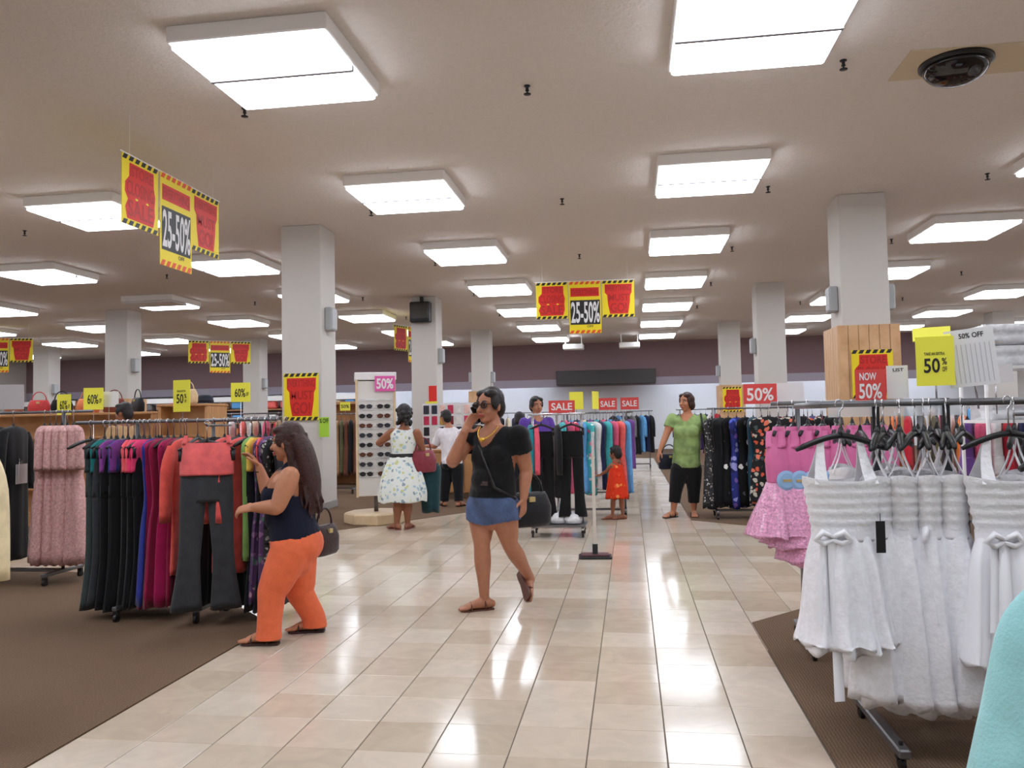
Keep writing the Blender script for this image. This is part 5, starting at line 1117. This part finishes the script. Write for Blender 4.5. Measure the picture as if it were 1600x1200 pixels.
for q in (-1, 1): MB().tube([p0+crt*q*.05+fwd*.07+Z*.255, p0+crt*q*.055+Z*.3, p0+crt*q*.05-fwd*.07+Z*.255], .008, 6).out('shoulder_strap', mat('child_strap', (214, 54, 30), .7), cb, True)
# ---- people half hidden behind the racks
def standing(label, u, vhead, Y, fwd, shirt, sk, hm, s=1., tr=(30, 30, 36)):
    hc = at(u, vhead, Y); k = (hc.z)/1.5; fwd = horiz(fwd); rt = V((fwd.y, -fwd.x, 0)); g0 = V((hc.x, hc.y, 0)); H = lambda x, y, z: g0+rt*x+fwd*y+Z*z*k
    return simple_person(label, H(0, 0, .88), H(0, 0, 1.16), H(0, -.01, 1.36), hc, fwd, (fwd-Z*.1).normalized(),
        ((H(.18, 0, 1.28), H(.22, .02, 1.02), H(.2, .16, .84), fwd*.6-Z, -rt, fwd), (H(-.18, 0, 1.28), H(-.22, .02, 1.02), H(-.2, .16, .84), fwd*.6-Z, rt, fwd)),
        ((H(.085, 0, .84), H(.09, .01, .46), H(.09, 0, 0)+Z*.08, fwd), (H(-.085, 0, .84), H(-.09, .01, .46), H(-.09, 0, 0)+Z*.08, fwd)), dict(hip=(.16, .115), waist=(.15, .11), chest=(.165, .115)), sk, hm, s, (fabric(shirt), .0, .06, .08), fabric(tr), sleeve=.6, shoe=M_BLACK, vox=.011)
standing('man in a purple shirt standing behind the black trousers rack', 838, 634, 10.2, V((.5, -.8, 0)), (92, 60, 150), SK1, H_BLK)
standing('dark haired person in black beyond the purple shirt', 812, 656, 12.0, V((0, 1, 0)), (26, 26, 30), SK3, H_BLK)
standing('dark haired man in a tan shirt between the gondolas and racks', 193, 645, 8.6, V((-1, .1, 0)), (186, 150, 110), SK3, H_BLK)

# empty hangers left on the bars
def empty_hanger(p, rz, label, group):
    o = tag(empty('clothes_hanger', p, rz), label, 'hanger', group); h = hanger(o, .19); h.name = 'shoulder_bar'
for i in range(13): empty_hanger((-3.86+i*.105+random.uniform(-.02, .02), LY, LB), radians(-90+random.uniform(-14, 14)), 'empty black hanger between the garments of the trouser rack', 'empty hangers on the trouser rack')
for i in range(7): empty_hanger((.98+i*.085, 3.95, WB), radians(80+random.uniform(-12, 12)), 'empty black hanger on the rear bar of the white dresses rack', 'empty hangers on the white dresses rack')
for i in range(6): empty_hanger((1.02+i*.06, 3.45, WB), radians(62+random.uniform(-8, 8)), 'empty black hanger on the front bar of the white dresses rack', 'empty hangers on the front bar')

# tall stock shelves along the far left of the back wall
FM = {}
for k in range(6):
    x = -24.6+k*2.75; nm = ['towels', 'boxed shoes', 'bedding', 'toys', 'luggage', 'blankets'][k]
    o = tag(empty('wall_shelf', (x, 31.2, 0)), 'tall dark shelf unit of %s against the back wall' % nm, 'display shelf', 'tall shelves by the back wall')
    mesh('back_panel', *boxvf((0, .25, 1.25), (2.6, .04, 2.5)), mat('mauve_panel', (120, 106, 112), .7), o)
    for q in (-1.3, 1.3): mesh('side_panel', *boxvf((q, 0, 1.25), (.05, .5, 2.5)), M_WOOD, o)
    for z in (.3, .85, 1.4, 1.95): mesh('shelf', *boxvf((0, 0, z), (2.55, .5, .04)), M_WOOD, o)
    mesh('header', *boxvf((0, -.22, 2.4), (2.6, .06, .2)), M_HOUSING, o)
    for z in (.85, 1.4, 1.95):
        for i in range(4):
            c = random.choice(list(PAL.values())); v, f = boxvf((0, 0, .16), (.42, .34, .3), 0, .05)
            b = mesh('folded_stack', v, f, fabric(c)); b.location = (x-.95+i*.62, 31.15, z+.03); tag(b, 'folded stack of goods on the tall shelf of %s' % nm, 'stack', 'stock on the tall shelf of %s' % nm)
